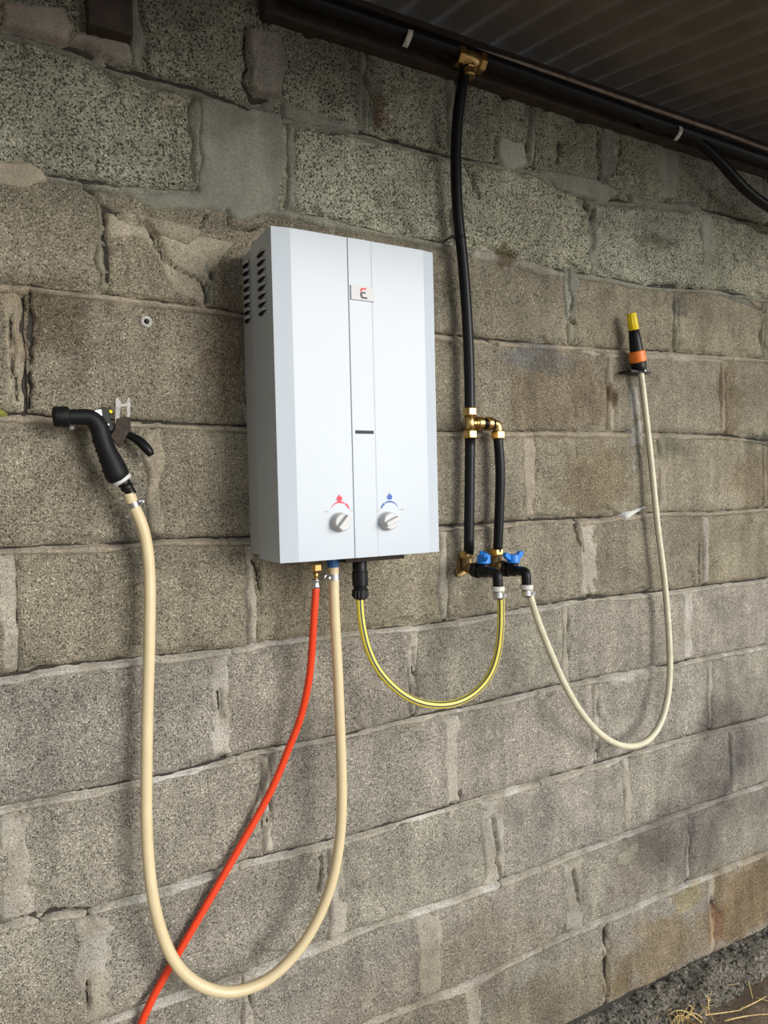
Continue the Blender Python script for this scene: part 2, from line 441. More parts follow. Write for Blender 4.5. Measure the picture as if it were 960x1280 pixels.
def crack_depth(U, Z):
    d = np.zeros(U.shape); hit = False
    lo_u, hi_u, lo_z, hi_z = U.min() - 0.01, U.max() + 0.01, Z.min() - 0.01, Z.max() + 0.01
    for ci, (pts, hw) in enumerate(CRACKS):
        us = [q[0] for q in pts]; zs = [q[1] for q in pts]
        if max(us) < lo_u or min(us) > hi_u or max(zs) < lo_z or min(zs) > hi_z: continue
        hit = True
        Uw = U + 0.0045 * fbm(U, Z, 70, 700 + ci, 3); Zw = Z + 0.0045 * fbm(U, Z, 70, 740 + ci, 3)
        dm = np.full(U.shape, 1e9)
        for (ax_, az_), (bx_, bz_) in zip(pts[:-1], pts[1:]):
            dx, dz = bx_ - ax_, bz_ - az_
            t = np.clip(((Uw - ax_) * dx + (Zw - az_) * dz) / (dx * dx + dz * dz + 1e-12), 0, 1)
            dm = np.minimum(dm, np.hypot(Uw - ax_ - t * dx, Zw - az_ - t * dz))
        w = hw * (0.8 + 0.5 * fbm(U, Z, 30, 780 + ci, 2))
        d = np.maximum(d, 0.020 * np.exp(-(dm / w) ** 2))
    return d, hit

core = MB()
core.box(U_MIN, U_MAX, 0.0125, 0.19, 0.02, 2.30)
wall = core.build('wall_back', M['core'])
tag(wall, 'weathered grey concrete block wall with rough mortar joints', 'wall', kind='structure')

def grid_faces(nu, nz, keep=None):
    fs = []
    for i in range(nu - 1):
        for j in range(nz - 1):
            if keep is None or keep[i, j]:
                a = i * nz + j
                fs.append((a, a + nz, a + nz + 1, a + 1))
    return fs

def make_block(k, u0, u1, colr, coarse, seed, rough=1.0, proud=0.0):
    cu, cz_ = np.meshgrid(np.linspace(u0, u1, 9), np.linspace(float(bed(k + 1, u0)), float(bed(k, u0)), 9))
    fine_ = crack_depth(cu, cz_)[1]
    step = 0.0036 if fine_ else 0.0105
    nu = max(6, int(round((u1 - u0) / step))); nz = 54 if fine_ else 20
    s = np.linspace(0, 1, nu); t = np.linspace(0, 1, nz)
    # tighten the rows at the rim
    s = s + 0.35 * np.sin(2 * np.pi * s) / (2 * np.pi) * -0.5
    t = t + 0.35 * np.sin(2 * np.pi * t) / (2 * np.pi) * -0.5
    S, T = np.meshgrid(s, t, indexing='ij')
    U = u0 + (u1 - u0) * S
    z_lo = bed(k + 1, U) + 0.0005
    z_hi = bed(k, U) - (0.011 if k > -5 else 0.0)
    Z = z_lo + (z_hi - z_lo) * T
    edge = np.minimum(np.minimum(U - u0, u1 - U), np.minimum(Z - z_lo, z_hi - Z))
    # ragged outline
    rim = np.exp(-(edge / 0.010) ** 2)
    U2 = U + rim * 0.0035 * rough * fbm(U, Z, 45, seed, 3)
    Z2 = Z + rim * 0.0030 * rough * fbm(U, Z, 45, seed + 9, 3)
    e2 = edge + 0.004 * rough * fbm(U, Z, 60, seed + 5, 3)
    depth = 0.0075 * np.exp(-(np.clip(e2, 0, 1) / 0.0045) ** 2)
    depth += 0.0011 * rough * fbm(U, Z, 28, seed + 3, 3) + 0.0016 * rough * fbm(U, Z, 6, seed + 4, 2)
    # chipped places
    chip = sstep(0.50, 0.8, fbm(U, Z, 20, seed + 11, 2) + 0.55 * np.exp(-(edge / 0.02) ** 2))
    depth += chip * 0.006 * rough
    depth = np.minimum(depth, 0.0105)
    if fine_: depth = depth + crack_depth(U2, Z2)[0]
    Y = depth - proud
    n = nu * nz
    V = np.stack([U2, Y, Z2], -1).reshape(-1, 3)
    mb = MB(); mb.add(V.tolist(), grid_faces(nu, nz), True)
    ring = [i * nz for i in range(nu)] + [(nu - 1) * nz + j for j in range(1, nz)] + \
           [i * nz + nz - 1 for i in range(nu - 2, -1, -1)] + [j for j in range(nz - 2, 0, -1)]
    base = len(mb.v)
    for i in ring:
        mb.v.append((V[i][0], 0.03, V[i][2]))
    L = len(ring)
    for a in range(L):
        b2 = (a + 1) % L
        mb.f.append((ring[a], base + a, base + b2, ring[b2])); mb.s.append(False)
    uu = np.concatenate([U2.ravel(), V[ring][:, 0]]); zz = np.concatenate([Z2.ravel(), V[ring][:, 2]])
    tint = np.ones((len(uu), 4)); tint[:, :3] = colr
    mottle = 1 + 0.10 * fbm(uu, zz, 9, 77, 3)
    tint[:, :3] *= mottle[:, None]
    tint = stain_and_patch(uu, zz, tint)
    return mb.build('concrete_block', M['coarse'] if coarse else M['block'], wall, attr=tint)

TAN = np.array((0.398, 0.354, 0.264)); GREY = np.array((0.505, 0.464, 0.388)); GREEN = np.array((0.500, 0.490, 0.372))
COURSE_TONE = {-5: GREEN * 0.86, -4: GREEN * 1.12, -3: TAN * 1.06, -2: TAN, -1: TAN * 1.02, 0: TAN * 1.05, 1: GREY * 0.97, 2: GREY,
               3: GREY * 1.02, 4: GREY * 0.95, 5: GREY * 0.82}
joints = []
for k in range(-5, 6):
    js = list(UPRIGHT[k])
    while js[0] > U_MIN: js.insert(0, js[0] - PITCH)
    while js[-1] < U_MAX: js.append(js[-1] + PITCH)
    js[0] = U_MIN; js[-1] = U_MAX
    for i in range(len(js) - 1):
        if js[i + 1] - js[i] < 0.05: continue
        sd = 1000 + k * 97 + i * 13
        rr = random.Random(sd)
        tone = COURSE_TONE[k] * (0.93 + 0.14 * rr.random())
        tone = tone * np.array((1 + 0.02 * (rr.random() - .5), 1.0, 1 + 0.05 * (rr.random() - .5)))
        make_block(k, js[i] + 0.005, js[i + 1] - 0.005, tone, k <= -4, sd, 1.7 if k <= -4 else 1.0)
        if 0 < i: joints.append((k, js[i]))

def poly_dist(P, U, Z):
    """signed distance, positive inside polygon P"""
    inside = np.zeros(U.shape, bool); dmin = np.full(U.shape, 1e9)
    n = len(P)
    for i in range(n):
        x0, y0 = P[i]; x1, y1 = P[(i + 1) % n]
        dx, dy = x1 - x0, y1 - y0
        t = np.clip(((U - x0) * dx + (Z - y0) * dy) / (dx * dx + dy * dy + 1e-12), 0, 1)
        dmin = np.minimum(dmin, np.hypot(U - x0 - t * dx, Z - y0 - t * dy))
        if y0 != y1:
            cross = ((y0 > Z) != (y1 > Z)) & (U < (x1 - x0) * (Z - y0) / (y1 - y0) + x0)
            inside ^= cross
    return np.where(inside, dmin, -dmin)

def mortar_field(name, P, colr, mat, seed, height=0.0015, ragged=0.004, step=0.005, lump=0.0012, fade=0.007, white=0.0, rscale=55, grooves=()):
    """a smear of mortar over the block faces; its rim dips under them"""
    u0 = min(q[0] for q in P) - 0.008; u1 = max(q[0] for q in P) + 0.008
    z0 = min(q[1] for q in P) - 0.008; z1 = max(q[1] for q in P) + 0.008
    nu = max(4, int((u1 - u0) / step) + 1); nz = max(4, int((z1 - z0) / step) + 1)
    U, Z = np.meshgrid(np.linspace(u0, u1, nu), np.linspace(z0, z1, nz), indexing='ij')
    sd = poly_dist(P, U, Z) + ragged * fbm(U, Z, rscale, seed, 3)
    h = -0.0140 + (0.0140 + height) * sstep(-0.003, fade, sd)
    h = h + lump * fbm(U, Z, 40, seed + 5, 3) * sstep(0, 0.004, sd)
    for (ga, gb, gd) in grooves:
        dx, dy = gb[0] - ga[0], gb[1] - ga[1]
        t = np.clip(((U - ga[0]) * dx + (Z - ga[1]) * dy) / (dx * dx + dy * dy), 0, 1)
        dd = np.hypot(U - ga[0] - t * dx, Z - ga[1] - t * dy) + 0.002 * fbm(U, Z, 80, seed + 8, 2)
        h = h - gd * np.exp(-(dd / 0.0035) ** 2)
    h = h - crack_depth(U, Z)[0]
    ok = sd > -0.0045
    keep = ok[:-1, :-1] | ok[1:, :-1] | ok[:-1, 1:] | ok[1:, 1:]
    V = np.stack([U, -h, Z], -1).reshape(-1, 3)
    fs = grid_faces(nu, nz, keep)
    if not fs: return None
    used = sorted({i for f in fs for i in f}); mp = {a: b for b, a in enumerate(used)}
    mb = MB(); mb.add(V[used].tolist(), [tuple(mp[i] for i in f) for f in fs], True)
    uu, zz = V[used][:, 0], V[used][:, 2]
    tint = np.ones((len(used), 4)); tint[:, :3] = colr
    tint[:, :3] *= (1 + 0.10 * fbm(uu, zz, 14, 78, 3))[:, None]
    if white:
        w = white * sstep(0.0, 0.5, fbm(uu, zz, 16, seed + 20, 3))
        tint[:, :3] += (np.array((0.62, 0.60, 0.56)) - tint[:, :3]) * w[:, None]
    tint = stain_and_patch(uu, zz, tint)
    return mb.build(name, mat, wall, attr=tint)

LIGHT = np.array((0.385, 0.352, 0.288))
# bed joints: one strip of mortar for each course, open along its upper edge where the crack runs
BED_STYLE = {-4: (0.85, -0.006, 0.0), -3: (1.0, -0.002, 0.0), -2: (0.92, -0.003, 0.0), -1: (0.92, -0.0035, 0.0), 0: (0.92, -0.0050, 0.10),
             1: (1.02, -0.0048, 0.40), 2: (1.06, -0.0045, 0.8), 3: (1.04, -0.0042, 0.6), 4: (1.03, -0.0032, 0.55), 5: (1.0, -0.0030, 0.45)}
for k, (tone, top, white) in BED_STYLE.items():
    us = np.linspace(U_MIN, U_MAX, 300)
    zt = bed(k, us) + top + 0.0040 * fbm(us, us * 0, 4.0, 900 + k, 2) + 0.0016 * fbm(us, us * 0, 40.0, 920 + k, 3)
    zb = bed(k, us) - 0.0135 - 0.009 * np.clip(fbm(us, us * 0, 8.0, 940 + k, 3), -0.3, 1)
    for c in range(6):
        a, b2 = c * 50, min(c * 50 + 51, 300)
        P = [(float(x), float(y)) for x, y in zip(us[a:b2], zt[a:b2])] + [(float(x), float(y)) for x, y in zip(us[a:b2][::-1], zb[a:b2][::-1])]
        mc = (LIGHT if k > -3 else np.array((0.29, 0.283, 0.222))) * tone
        if -3 < k < 1: mc = mc * np.array((0.96, 0.91, 0.84))
        mortar_field('mortar_bed', P, mc, M['mortar'], 60 + k * 7 + c, 0.0004, 0.0022, 0.0034, 0.0012, 0.0030, white)

# upright joints
WIDE = {(-2, 0.051): (-0.030, 0.001), (0, 0.023): (-0.024, 0.012), (2, 0.017): (-0.026, 0.026), (1, 0.347): (-0.022, 0.022),
        (3, 0.125): (-0.035, 0.028), (4, 0.772): (-0.035, 0.035), (3, 0.945): (-0.032, 0.035), (4, 1.178): (-0.035, 0.03), (2, 0.424): (-0.008, 0.020),
        (0, 1.246): (-0.034, 0.026), (0, 1.669): (-0.014, 0.022), (1, 1.595): (-0.024, 0.024), (-1, 1.501): (-0.010, 0.024), (-2, 1.323): (-0.010, 0.014),
        (1, 1.166): (-0.012, 0.012), (2, 0.839): (-0.022, 0.026), (2, 1.683): (-0.014, 0.014), (3, 1.361): (-0.014, 0.016), (5, 0.877): (-0.018, 0.024),
        (-4, 1.275): (-0.012, 0.016), (-4, 1.685): (-0.022, 0.018), (-3, 1.197): (-0.010, 0.018), (3, 0.553): (-0.006, 0.032), (-1, 0.24): (-0.015, 0.022),
        (-2, 1.752): (-0.012, 0.010), (-1, 1.068): (-0.022, 0.016), (5, 1.282): (-0.006, 0.002), (5, 1.68): (-0.018, 0.014), (4, 1.592): (-0.016, 0.004)}
for (k, u) in joints:
    if not (U_MIN + 0.05 < u < U_MAX - 0.05): continue
    l, r = WIDE.get((k, round(u, 3)), (-0.012, 0.012))
    zt = float(bed(k, u)) - 0.012; zb = float(bed(k + 1, u)) + 0.002
    rr = random.Random(int(u * 1000) + k * 7)
    n = 7
    P = [(u + l + 0.009 * (rr.random() - .5), zb + (zt - zb) * i / (n - 1)) for i in range(n)] + \
        [(u + r + 0.009 * (rr.random() - .5), zt - (zt - zb) * i / (n - 1)) for i in range(n)]
    tone = (LIGHT if k > -3 else np.array((0.28, 0.275, 0.22))) * (0.93 + 0.15 * rr.random())
    if -3 <= k <= -1: tone = tone * np.array((0.90, 0.86, 0.79))
    gr = []
    mortar_field('mortar_joint', P, tone, M['mortar'], int(u * 997) + k * 31, 0.0006, 0.0085, 0.0040, 0.0022, 0.008, 0.30 if k > 0 else 0.0, 26, gr)

def px_poly(pts):
    return [(W(x, y).x, W(x, y).z) for (x, y) in pts]

GR = np.array((0.245, 0.246, 0.198))
for i, (pts, c, h, mat, gro) in enumerate([
    # smooth grey repair between the upper left blocks
    ([(246, 114), (300, 127), (352, 140), (362, 190), (352, 262), (300, 282), (258, 264), (190, 268), (148, 236), (246, 238)], GR, 0.003, 'render', [((282, 142), (276, 226)), ((160, 262), (206, 292)), ((255, 272), (320, 288))]),
    ([(128, 262), (170, 262), (215, 288), (262, 290), (300, 300), (262, 350), (262, 388), (210, 366), (196, 330), (175, 300), (130, 300)], TAN * 0.98, 0.002, 'mortar', [((182, 276), (202, 318)), ((202, 318), (250, 350)), ((130, 290), (134, 330))]),
    ([(250, 330), (262, 318), (270, 345), (270, 382), (258, 378)], GR * 0.9, 0.004, 'render', [((258, 360), (259, 376))]),
    ([(0, 0), (82, 8), (92, 36), (84, 56), (40, 46), (0, 36)], np.array((0.30, 0.258, 0.215)), 0.010, 'render', [((22, 28), (55, 35)), ((60, 38), (70, 44))]),
    ([(92, 38), (166, 46), (169, 80), (146, 84), (124, 74), (106, 58), (86, 52)], np.array((0.285, 0.25, 0.21)), 0.009, 'render', []),
    ([(308, 32), (350, 36), (362, 76), (352, 122), (318, 120), (306, 100), (312, 82), (307, 62)], np.array((0.27, 0.25, 0.205)), 0.009, 'mortar', [((308, 82), (330, 86))]),
    ([(350, 122), (400, 140), (440, 150), (452, 164), (390, 160), (352, 150)], GR * 1.0, 0.001, 'mortar', []),
    ([(455, 92), (480, 100), (478, 158), (456, 162)], GR * 0.85, 0.002, 'mortar', []),
    ([(666, 208), (700, 212), (748, 220), (776, 238), (760, 258), (728, 248), (700, 240), (682, 232)], GR * 1.05, 0.003, 'render', [((682, 214), (690, 234))]),
    ([(748, 164), (772, 172), (770, 218), (750, 222)], GR * 0.72, 0.001, 'render', [((772, 180), (774, 214))]),
    ([(818, 178), (852, 188), (848, 248), (818, 250)], GR * 0.88, 0.002, 'render', []),
    ([(740, 246), (750, 246), (752, 316), (741, 318)], GR * 0.9, 0.001, 'render', [((742, 262), (742, 310))]),
    ([(876, 262), (892, 266), (890, 356), (878, 358)], GR * 1.0, 0.001, 'render', []),
    ([(588, 308), (640, 318), (700, 336), (714, 352), (660, 338), (610, 330), (588, 324)], np.array((0.33, 0.31, 0.25)), 0.002, 'mortar', []),
    ([(622, 168), (656, 176), (660, 206), (640, 216), (620, 200)], GR * 1.15, 0.003, 'render', [((618, 176), (624, 206))]),
    ([(704, 428), (752, 438), (790, 440), (840, 440), (906, 448), (906, 456), (810, 452), (740, 448)], np.array((0.37, 0.34, 0.265)), 0.002, 'mortar', [((752, 436), (774, 436))]),
    ([(776, 640), (800, 634), (812, 632), (796, 644), (782, 656), (778, 648)], np.array((0.66, 0.66, 0.65)), 0.003, 'mortar', []),
    ([(752, 846), (824, 832), (822, 848), (790, 862), (765, 862)], np.array((0.42, 0.395, 0.335)), -0.0006, 'mortar', []),
    ([(770, 1068), (800, 1048), (800, 1064), (780, 1088), (768, 1084)], np.array((0.42, 0.40, 0.31)), 0.002, 'mortar', []),
    ([(784, 480), (801, 480), (805, 542), (810, 630), (790, 632), (787, 545)], np.array((0.40, 0.385, 0.345)), 0.0003, 'mortar', []),
    ([(-20, 194), (40, 200), (66, 224), (40, 238), (-20, 236)], TAN * 0.95, 0.003, 'render', []),
    ([(160, 262), (205, 270), (258, 286), (236, 312), (205, 300), (176, 288)], TAN * 0.80, 0.006, 'mortar', []),
    ([(786, 238), (812, 246), (874, 254), (884, 270), (830, 262), (790, 258)], GR * 1.0, 0.002, 'mortar', []),
    ([(704, 330), (716, 330), (726, 352), (718, 400), (706, 404), (702, 360)], GR * 1.05, 0.003, 'mortar', []),
    ([(900, 365), (935, 372), (956, 392), (930, 384), (905, 376)], GR * 0.85, 0.003, 'mortar', [((902, 364), (950, 388))]),
]):
    P = px_poly(pts)
    g = []
    mortar_field('mortar_patch', P, c, M[mat], 300 + i * 5, h, 0.006, 0.0042, 0.0022 if mat == 'mortar' else 0.0010, 0.009, 0.7 if i in (17,) else 0.0, 30, g)

# unseen block wall, added at the left to shade the heater's left side
mb = MB(); mb.box(U_MIN - 0.18, U_MIN - 0.006, -1.89, -0.004, 0.0, 2.26)
left = mb.build('shade_wall_left', M['core'])
tag(left, 'unseen concrete block wall added at the left to block light', 'wall', kind='structure')
for iz in range(11):
    for iy in range(-1, 5):
        sh = 0.207 if iz % 2 else 0
        y0 = max(-1.9, -0.4147 * (iy + 1) + sh); y1 = min(0.0, -0.4147 * iy + sh)
        if y1 - y0 < 0.02: continue
        mb = MB(); mb.box(U_MIN - 0.19, U_MIN, y0 + 0.004, y1 - 0.004, 0.05 + 0.2 * iz, 0.242 + 0.2 * iz)
        t_ = np.ones((8, 4)); t_[:, :3] = TAN * (0.95 + 0.1 * rng.random())
        mb.build('concrete_block', M['block'], left, attr=t_)

# moss at the left edge
for i, pts in enumerate(([(-8, 509), (6, 511), (9, 516), (4, 521), (-8, 523)], [(-8, 1030), (3, 1034), (4, 1046), (-8, 1050)])):
    mortar_field('moss', px_poly(pts), np.array((0.26, 0.27, 0.06)), M['mortar'], 990 + i, 0.003, 0.005, 0.003, 0.002, 0.006)

# drilled hole with plaster rim
c = W(183, 402)
mb = MB(); mb.lathe((c.x, 0.004, c.z), (0, -1, 0), [(0, 0.011), (0.005, 0.010), (0.0065, 0.006), (0.0062, 0.0045), (0.001, 0.004)], 14)
t_ = np.ones((len(mb.v), 4)); t_[:, :3] = (0.5, 0.48, 0.44)
mb.build('plaster_plug', M['mortar'], wall, attr=t_)
mb = MB(); mb.lathe((c.x, 0.0, c.z), (0, -1, 0), [(0, 0.004), (0.0035, 0.004)], 12)
mb.build('drill_hole', M['black_gap'], wall)

# footing, ground, roof, wall plate
def field_obj(name, xs, ys, fn, mat, tint, axis, label, cat=None):
    A, Bq = np.meshgrid(xs, ys, indexing='ij')
    V = fn(A, Bq)
    mb = MB(); mb.add(V.reshape(-1, 3).tolist(), grid_faces(len(xs), len(ys)), True)
    tn = None
    if tint is not None:
        tn = np.ones((len(mb.v), 4)); tn[:, :3] = tint
        v = V.reshape(-1, 3); tn[:, :3] *= (1 + 0.22 * fbm(v[:, 0], v[:, 1] + v[:, 2], 9, 5, 3))[:, None]
    o = mb.build(name, mat, None, attr=tn)
    return tag(o, label, cat, kind='structure')

def footing(A, T):
    # profile: from under the blocks, out over the rough top, down to the ground
    out = 0.040 + 0.014 * fbm(A, A * 0, 7, 41, 3)
    top = 0.075 + 0.014 * fbm(A, A * 0 + 3, 6, 42, 3)
    y = np.where(T < 0.5, 0.05 - (0.05 + out) * (T / 0.5), -out - 0.012 * (T - 0.5) / 0.5)
    z = np.where(T < 0.5, top + 0.02 * (1 - T / 0.5), top * (1 - (T - 0.5) / 0.5) - 0.01 * (T - 0.5) / 0.5)
    n1 = fbm(A, T * 0.2, 30, 43, 4); n2 = fbm(A, T * 0.2 + 5, 22, 44, 4)
    return np.stack([A + 0.004 * n2, y + 0.026 * n1, z + 0.022 * n2], -1)
field_obj('concrete_footing', np.linspace(U_MIN, U_MAX, 800), np.linspace(0, 1, 34), footing, M['rubble'], (0.225, 0.205, 0.168), 0, 'rough dark concrete footing under the block wall', 'footing')

def ground(A, Bq):
    z = -0.004 + 0.010 * fbm(A, Bq, 5, 51, 4) + 0.004 * fbm(A, Bq, 30, 52, 2)
    return np.stack([A, Bq, z], -1)
xs = np.concatenate([np.linspace(-9, U_MIN, 20), np.linspace(U_MIN + .03, U_MAX, 150), np.linspace(U_MAX + .2, 9, 20)])
ys = np.concatenate([np.linspace(-9, -1.5, 20), np.linspace(-1.45, 0.1, 70)])
field_obj('floor', xs, ys, ground, M['dirt'], (0.27, 0.20, 0.145), 0, 'trodden brown earth at the foot of the wall', 'ground')

SL = 0.20
def roof_f(A, Bq):
    z = 2.345 - SL * (-Bq) + 0.0065 * np.sin(2 * np.pi * A / 0.076)
    return np.stack([A, Bq, z], -1)
ro = field_obj('ceiling', np.arange(U_MIN - 0.3, U_MAX + 0.8, 0.0095), np.linspace(-1.05, 0.20, 12), roof_f, M['roof'], None, 0, 'dark corrugated roof sheet sloping above the wall', 'roof')
sd_ = ro.modifiers.new('thickness', 'SOLIDIFY'); sd_.thickness = 0.0012

mb = MB(); mb.box(0.455, U_MAX, -0.028, 0.10, 2.236, 2.318)
o = mb.build('timber_plate', M['wood'], bevel=0.004)
tag(o, 'dark weathered timber plate along the top of the block wall', 'timber', kind='structure')
mb = MB()
a, b2 = W(111, 28, .035), W(167, 45, .035)
mb.prism([(a.x, -0.035, a.z), (b2.x, -0.035, b2.z), (b2.x + 0.002, -0.035, 2.322), (a.x - 0.002, -0.035, 2.322)], (0, 0.04, 0))
o = mb.build('timber_block', M['wood'], bevel=0.003)
tag(o, 'dark wooden block wedged on the wall top under the roof at upper left', 'timber')

# ---------------------------------------------------------------- water heater
HX0, HX1, HZ0, HZ1 = 0.408, 0.717, 1.2685, 1.8110
HF = 0.158            # front face distance from the wall
HE = 0.153            # front edge of the sides
heater = thing('water_heater', 'white wall-mounted gas water heater with two round knobs', 'water heater', ((HX0 + HX1) / 2, -0.08, HZ0))
mb = MB(); mb.box(HX0 + 0.0015, HX1 - 0.0015, -0.050, 0.002, HZ0 + 0.006, HZ1 - 0.004)
body = mb.build('chassis', M['white_side'], heater, bevel=0.0015)
# front cover: a folded sheet, extruded upright, with side returns
CS0, CS1 = W(438.5, 500, HF).x, W(468.2, 500, HF).x      # centre strip
def cover_ring(z):
    out = [(HX0, -0.0515), (HX0, -HE), (HX0 + 0.031, -HF), (CS0 - 0.0006, -HF), (CS0 - 0.0002, -HF + 0.0012), (CS0 + 0.0004, -HF + 0.0012), (CS0 + 0.0012, -HF - 0.0008),
           (CS1 - 0.0020, -HF - 0.0010), (CS1 - 0.0006, -HF + 0.0004), (CS1 + 0.0002, -HF + 0.0004), (CS1 + 0.0008, -HF), (HX1 - 0.024, -HF), (HX1, -HE), (HX1, -0.0515)]
    return [Vector((x, y, z)) for x, y in out]
mb = MB(); mb.prism(cover_ring(HZ0), (0, 0, HZ1 - HZ0))
cover = mb.build('front_cover', M['white_paint'], heater, bevel=0.0012)
# flue collar just showing above the top
mb = MB(); mb.lathe((0.575, -0.085, HZ1 - 0.004), (0, 0, 1), [(0, 0.050), (0.010, 0.050), (0.012, 0.047), (0.012, 0.040), (0.004, 0.040)], 40)
mb.build('flue_collar', M['white_side'], heater)
# name plate with the two-tone letter mark
pa, pb = W(437.5, 357, HF), W(467, 377.5, HF)
pz0, pz1 = (W(437.5, 375, HF).z + W(467, 377.5, HF).z) / 2, (W(437.5, 356.5, HF).z + W(467, 360, HF).z) / 2
mb = MB(); mb.box(pa.x, pb.x, -HF - 0.0034, -HF, pz0, pz1)
plate = mb.build('name_plate', M['white_plastic'], heater, bevel=0.0008)
cx, cz = (pa.x + pb.x) / 2 + 0.001, (pz0 + pz1) / 2
yy = -HF - 0.0039
def flat(mb, pts, y=yy, t=0.0006):
    mb.prism([(cx + a * 0.0095, y, cz + b * 0.0095) for a, b in pts], (0, t, 0))
mb = MB(); flat(mb, [(-0.62, 0.30), (-0.62, 0.62), (-0.30, 0.95), (0.70, 0.95), (0.50, 0.66), (-0.10, 0.66), (-0.22, 0.52), (-0.22, 0.30)])
mb.build('letter_mark_top', M['red_ink'], plate)
mb = MB(); flat(mb, [(-0.62, 0.10), (-0.62, -0.60), (-0.28, -0.95), (0.78, -0.95), (0.70, -0.62), (-0.12, -0.62), (-0.24, -0.50), (-0.24, -0.10), (-0.10, -0.04), (0.45, -0.04), (0.45, 0.24), (-0.30, 0.24)])
mb.build('letter_mark_bottom', M['black_ink'], plate)
# dark display slot
ga, gb = W(444, 540, HF), W(467, 540.5, HF)
mb = MB(); mb.box(ga.x, gb.x - 0.0005, -HF - 0.0016, -HF + 0.001, ga.z - 0.0028, ga.z + 0.0028)
mb.build('display_slot', M['black_gap'], heater)
# knobs with printed scales
def knob(px, py, tilt):
    c = W(px, py, HF + 0.012)
    mb = MB(); mb.lathe((c.x, -HF + 0.0005, c.z), (0, -1, 0), [(0, 0.0172), (0.002, 0.0172), (0.003, 0.0160), (0.013, 0.0148), (0.0148, 0.0130)], 36)
    k = mb.build('knob', M['white_plastic'], heater, auto=40)
    mb = MB()
    dx, dz = math.cos(tilt), math.sin(tilt)
    L_, w_ = 0.0138, 0.0040
    ps = [(-L_, -w_), (L_, -w_), (L_, w_), (-L_, w_)]
    mb.prism([(c.x + a * dx - b * dz, -HF - 0.0225, c.z + a * dz + b * dx) for a, b in ps], (0, 0.010, 0))
    mb.build('finger_grip', M['white_plastic'], k, bevel=0.0014)
    return c
k1 = knob(428.5, 653, math.radians(48)); k2 = knob(488.5, 651.5, math.radians(24))
def flame(cx, cz, s, mat, name):
    pts = [(0.0, 1.0), (0.22, 0.62), (0.42, 0.30), (0.60, 0.50), (0.72, 0.05), (0.58, -0.40), (0.25, -0.62), (-0.25, -0.62), (-0.60, -0.35), (-0.70, 0.05), (-0.45, 0.42), (-0.20, 0.55)]
    mb = MB(); mb.prism([(cx + a * s, -HF - 0.0005, cz + b * s) for a, b in pts], (0, 0.0006, 0))
    return mb.build(name, mat, heater)
def scale_arc(cx, cz, r, a0, a1, w0, w1, mat, name):
    n = 14; up = []; lo = []
    for i in range(n):
        t = i / (n - 1); an = math.radians(a0 + (a1 - a0) * t); w = (w0 + (w1 - w0) * t) * (0.35 + 0.65 * math.sin(math.pi * min(1, max(0.12, t))))
        up.append((cx + (r + w) * math.cos(an), -HF - 0.0005, cz + (r + w) * math.sin(an))); lo.append((cx + (r - w) * math.cos(an), -HF - 0.0005, cz + (r - w) * math.sin(an)))
    mb = MB(); mb.prism(up + lo[::-1], (0, 0.0006, 0)); return mb.build(name, mat, heater)
for (px, py, fx, fy, mat, flip) in ((424.8, 634, 424, 622.5, 'red_ink', 1), (487.0, 633, 486.8, 620.5, 'blue_ink', -1)):
    c = W(px, py, HF); f = W(fx, fy, HF)
    zc = c.z - 0.010; R_ = 0.0185
    flame(f.x, f.z - 0.001, 0.0078, M[mat], 'flame_symbol')
    if flip > 0:
        scale_arc(c.x, zc, R_, 152, 58, 0.0004, 0.0022, M[mat], 'temperature_arc'); tail = [(48, 0.0020), (36, 0.0016), (26, 0.0013)]
    else:
        scale_arc(c.x, zc, R_, 28, 122, 0.0004, 0.0022, M[mat], 'flow_arc'); tail = [(132, 0.0020), (144, 0.0016), (154, 0.0013)]
    for an, hw in tail:
        a = math.radians(an); mb = MB()
        x, z = c.x + R_ * math.cos(a), zc + R_ * math.sin(a)
        mb.prism([(x + hw * ca, -HF - 0.0005, z + hw * sa) for ca, sa in ((-1, -1), (1, -1), (1, 1), (-1, 1))], (0, 0.0006, 0))
        mb.build('scale_dash', M[mat], heater)
    for sx in (-1, 1):
        mb = MB(); x = c.x + sx * 0.0245; z = zc + 0.0035
        for q in (-0.003, 0.0, 0.003):
            mb.box(x + q - 0.0011, x + q + 0.0011, -HF - 0.0005, -HF + 0.0001, z - 0.0011, z + 0.0011)
        mb.build('tiny_print', M['grey_ink'], heater)
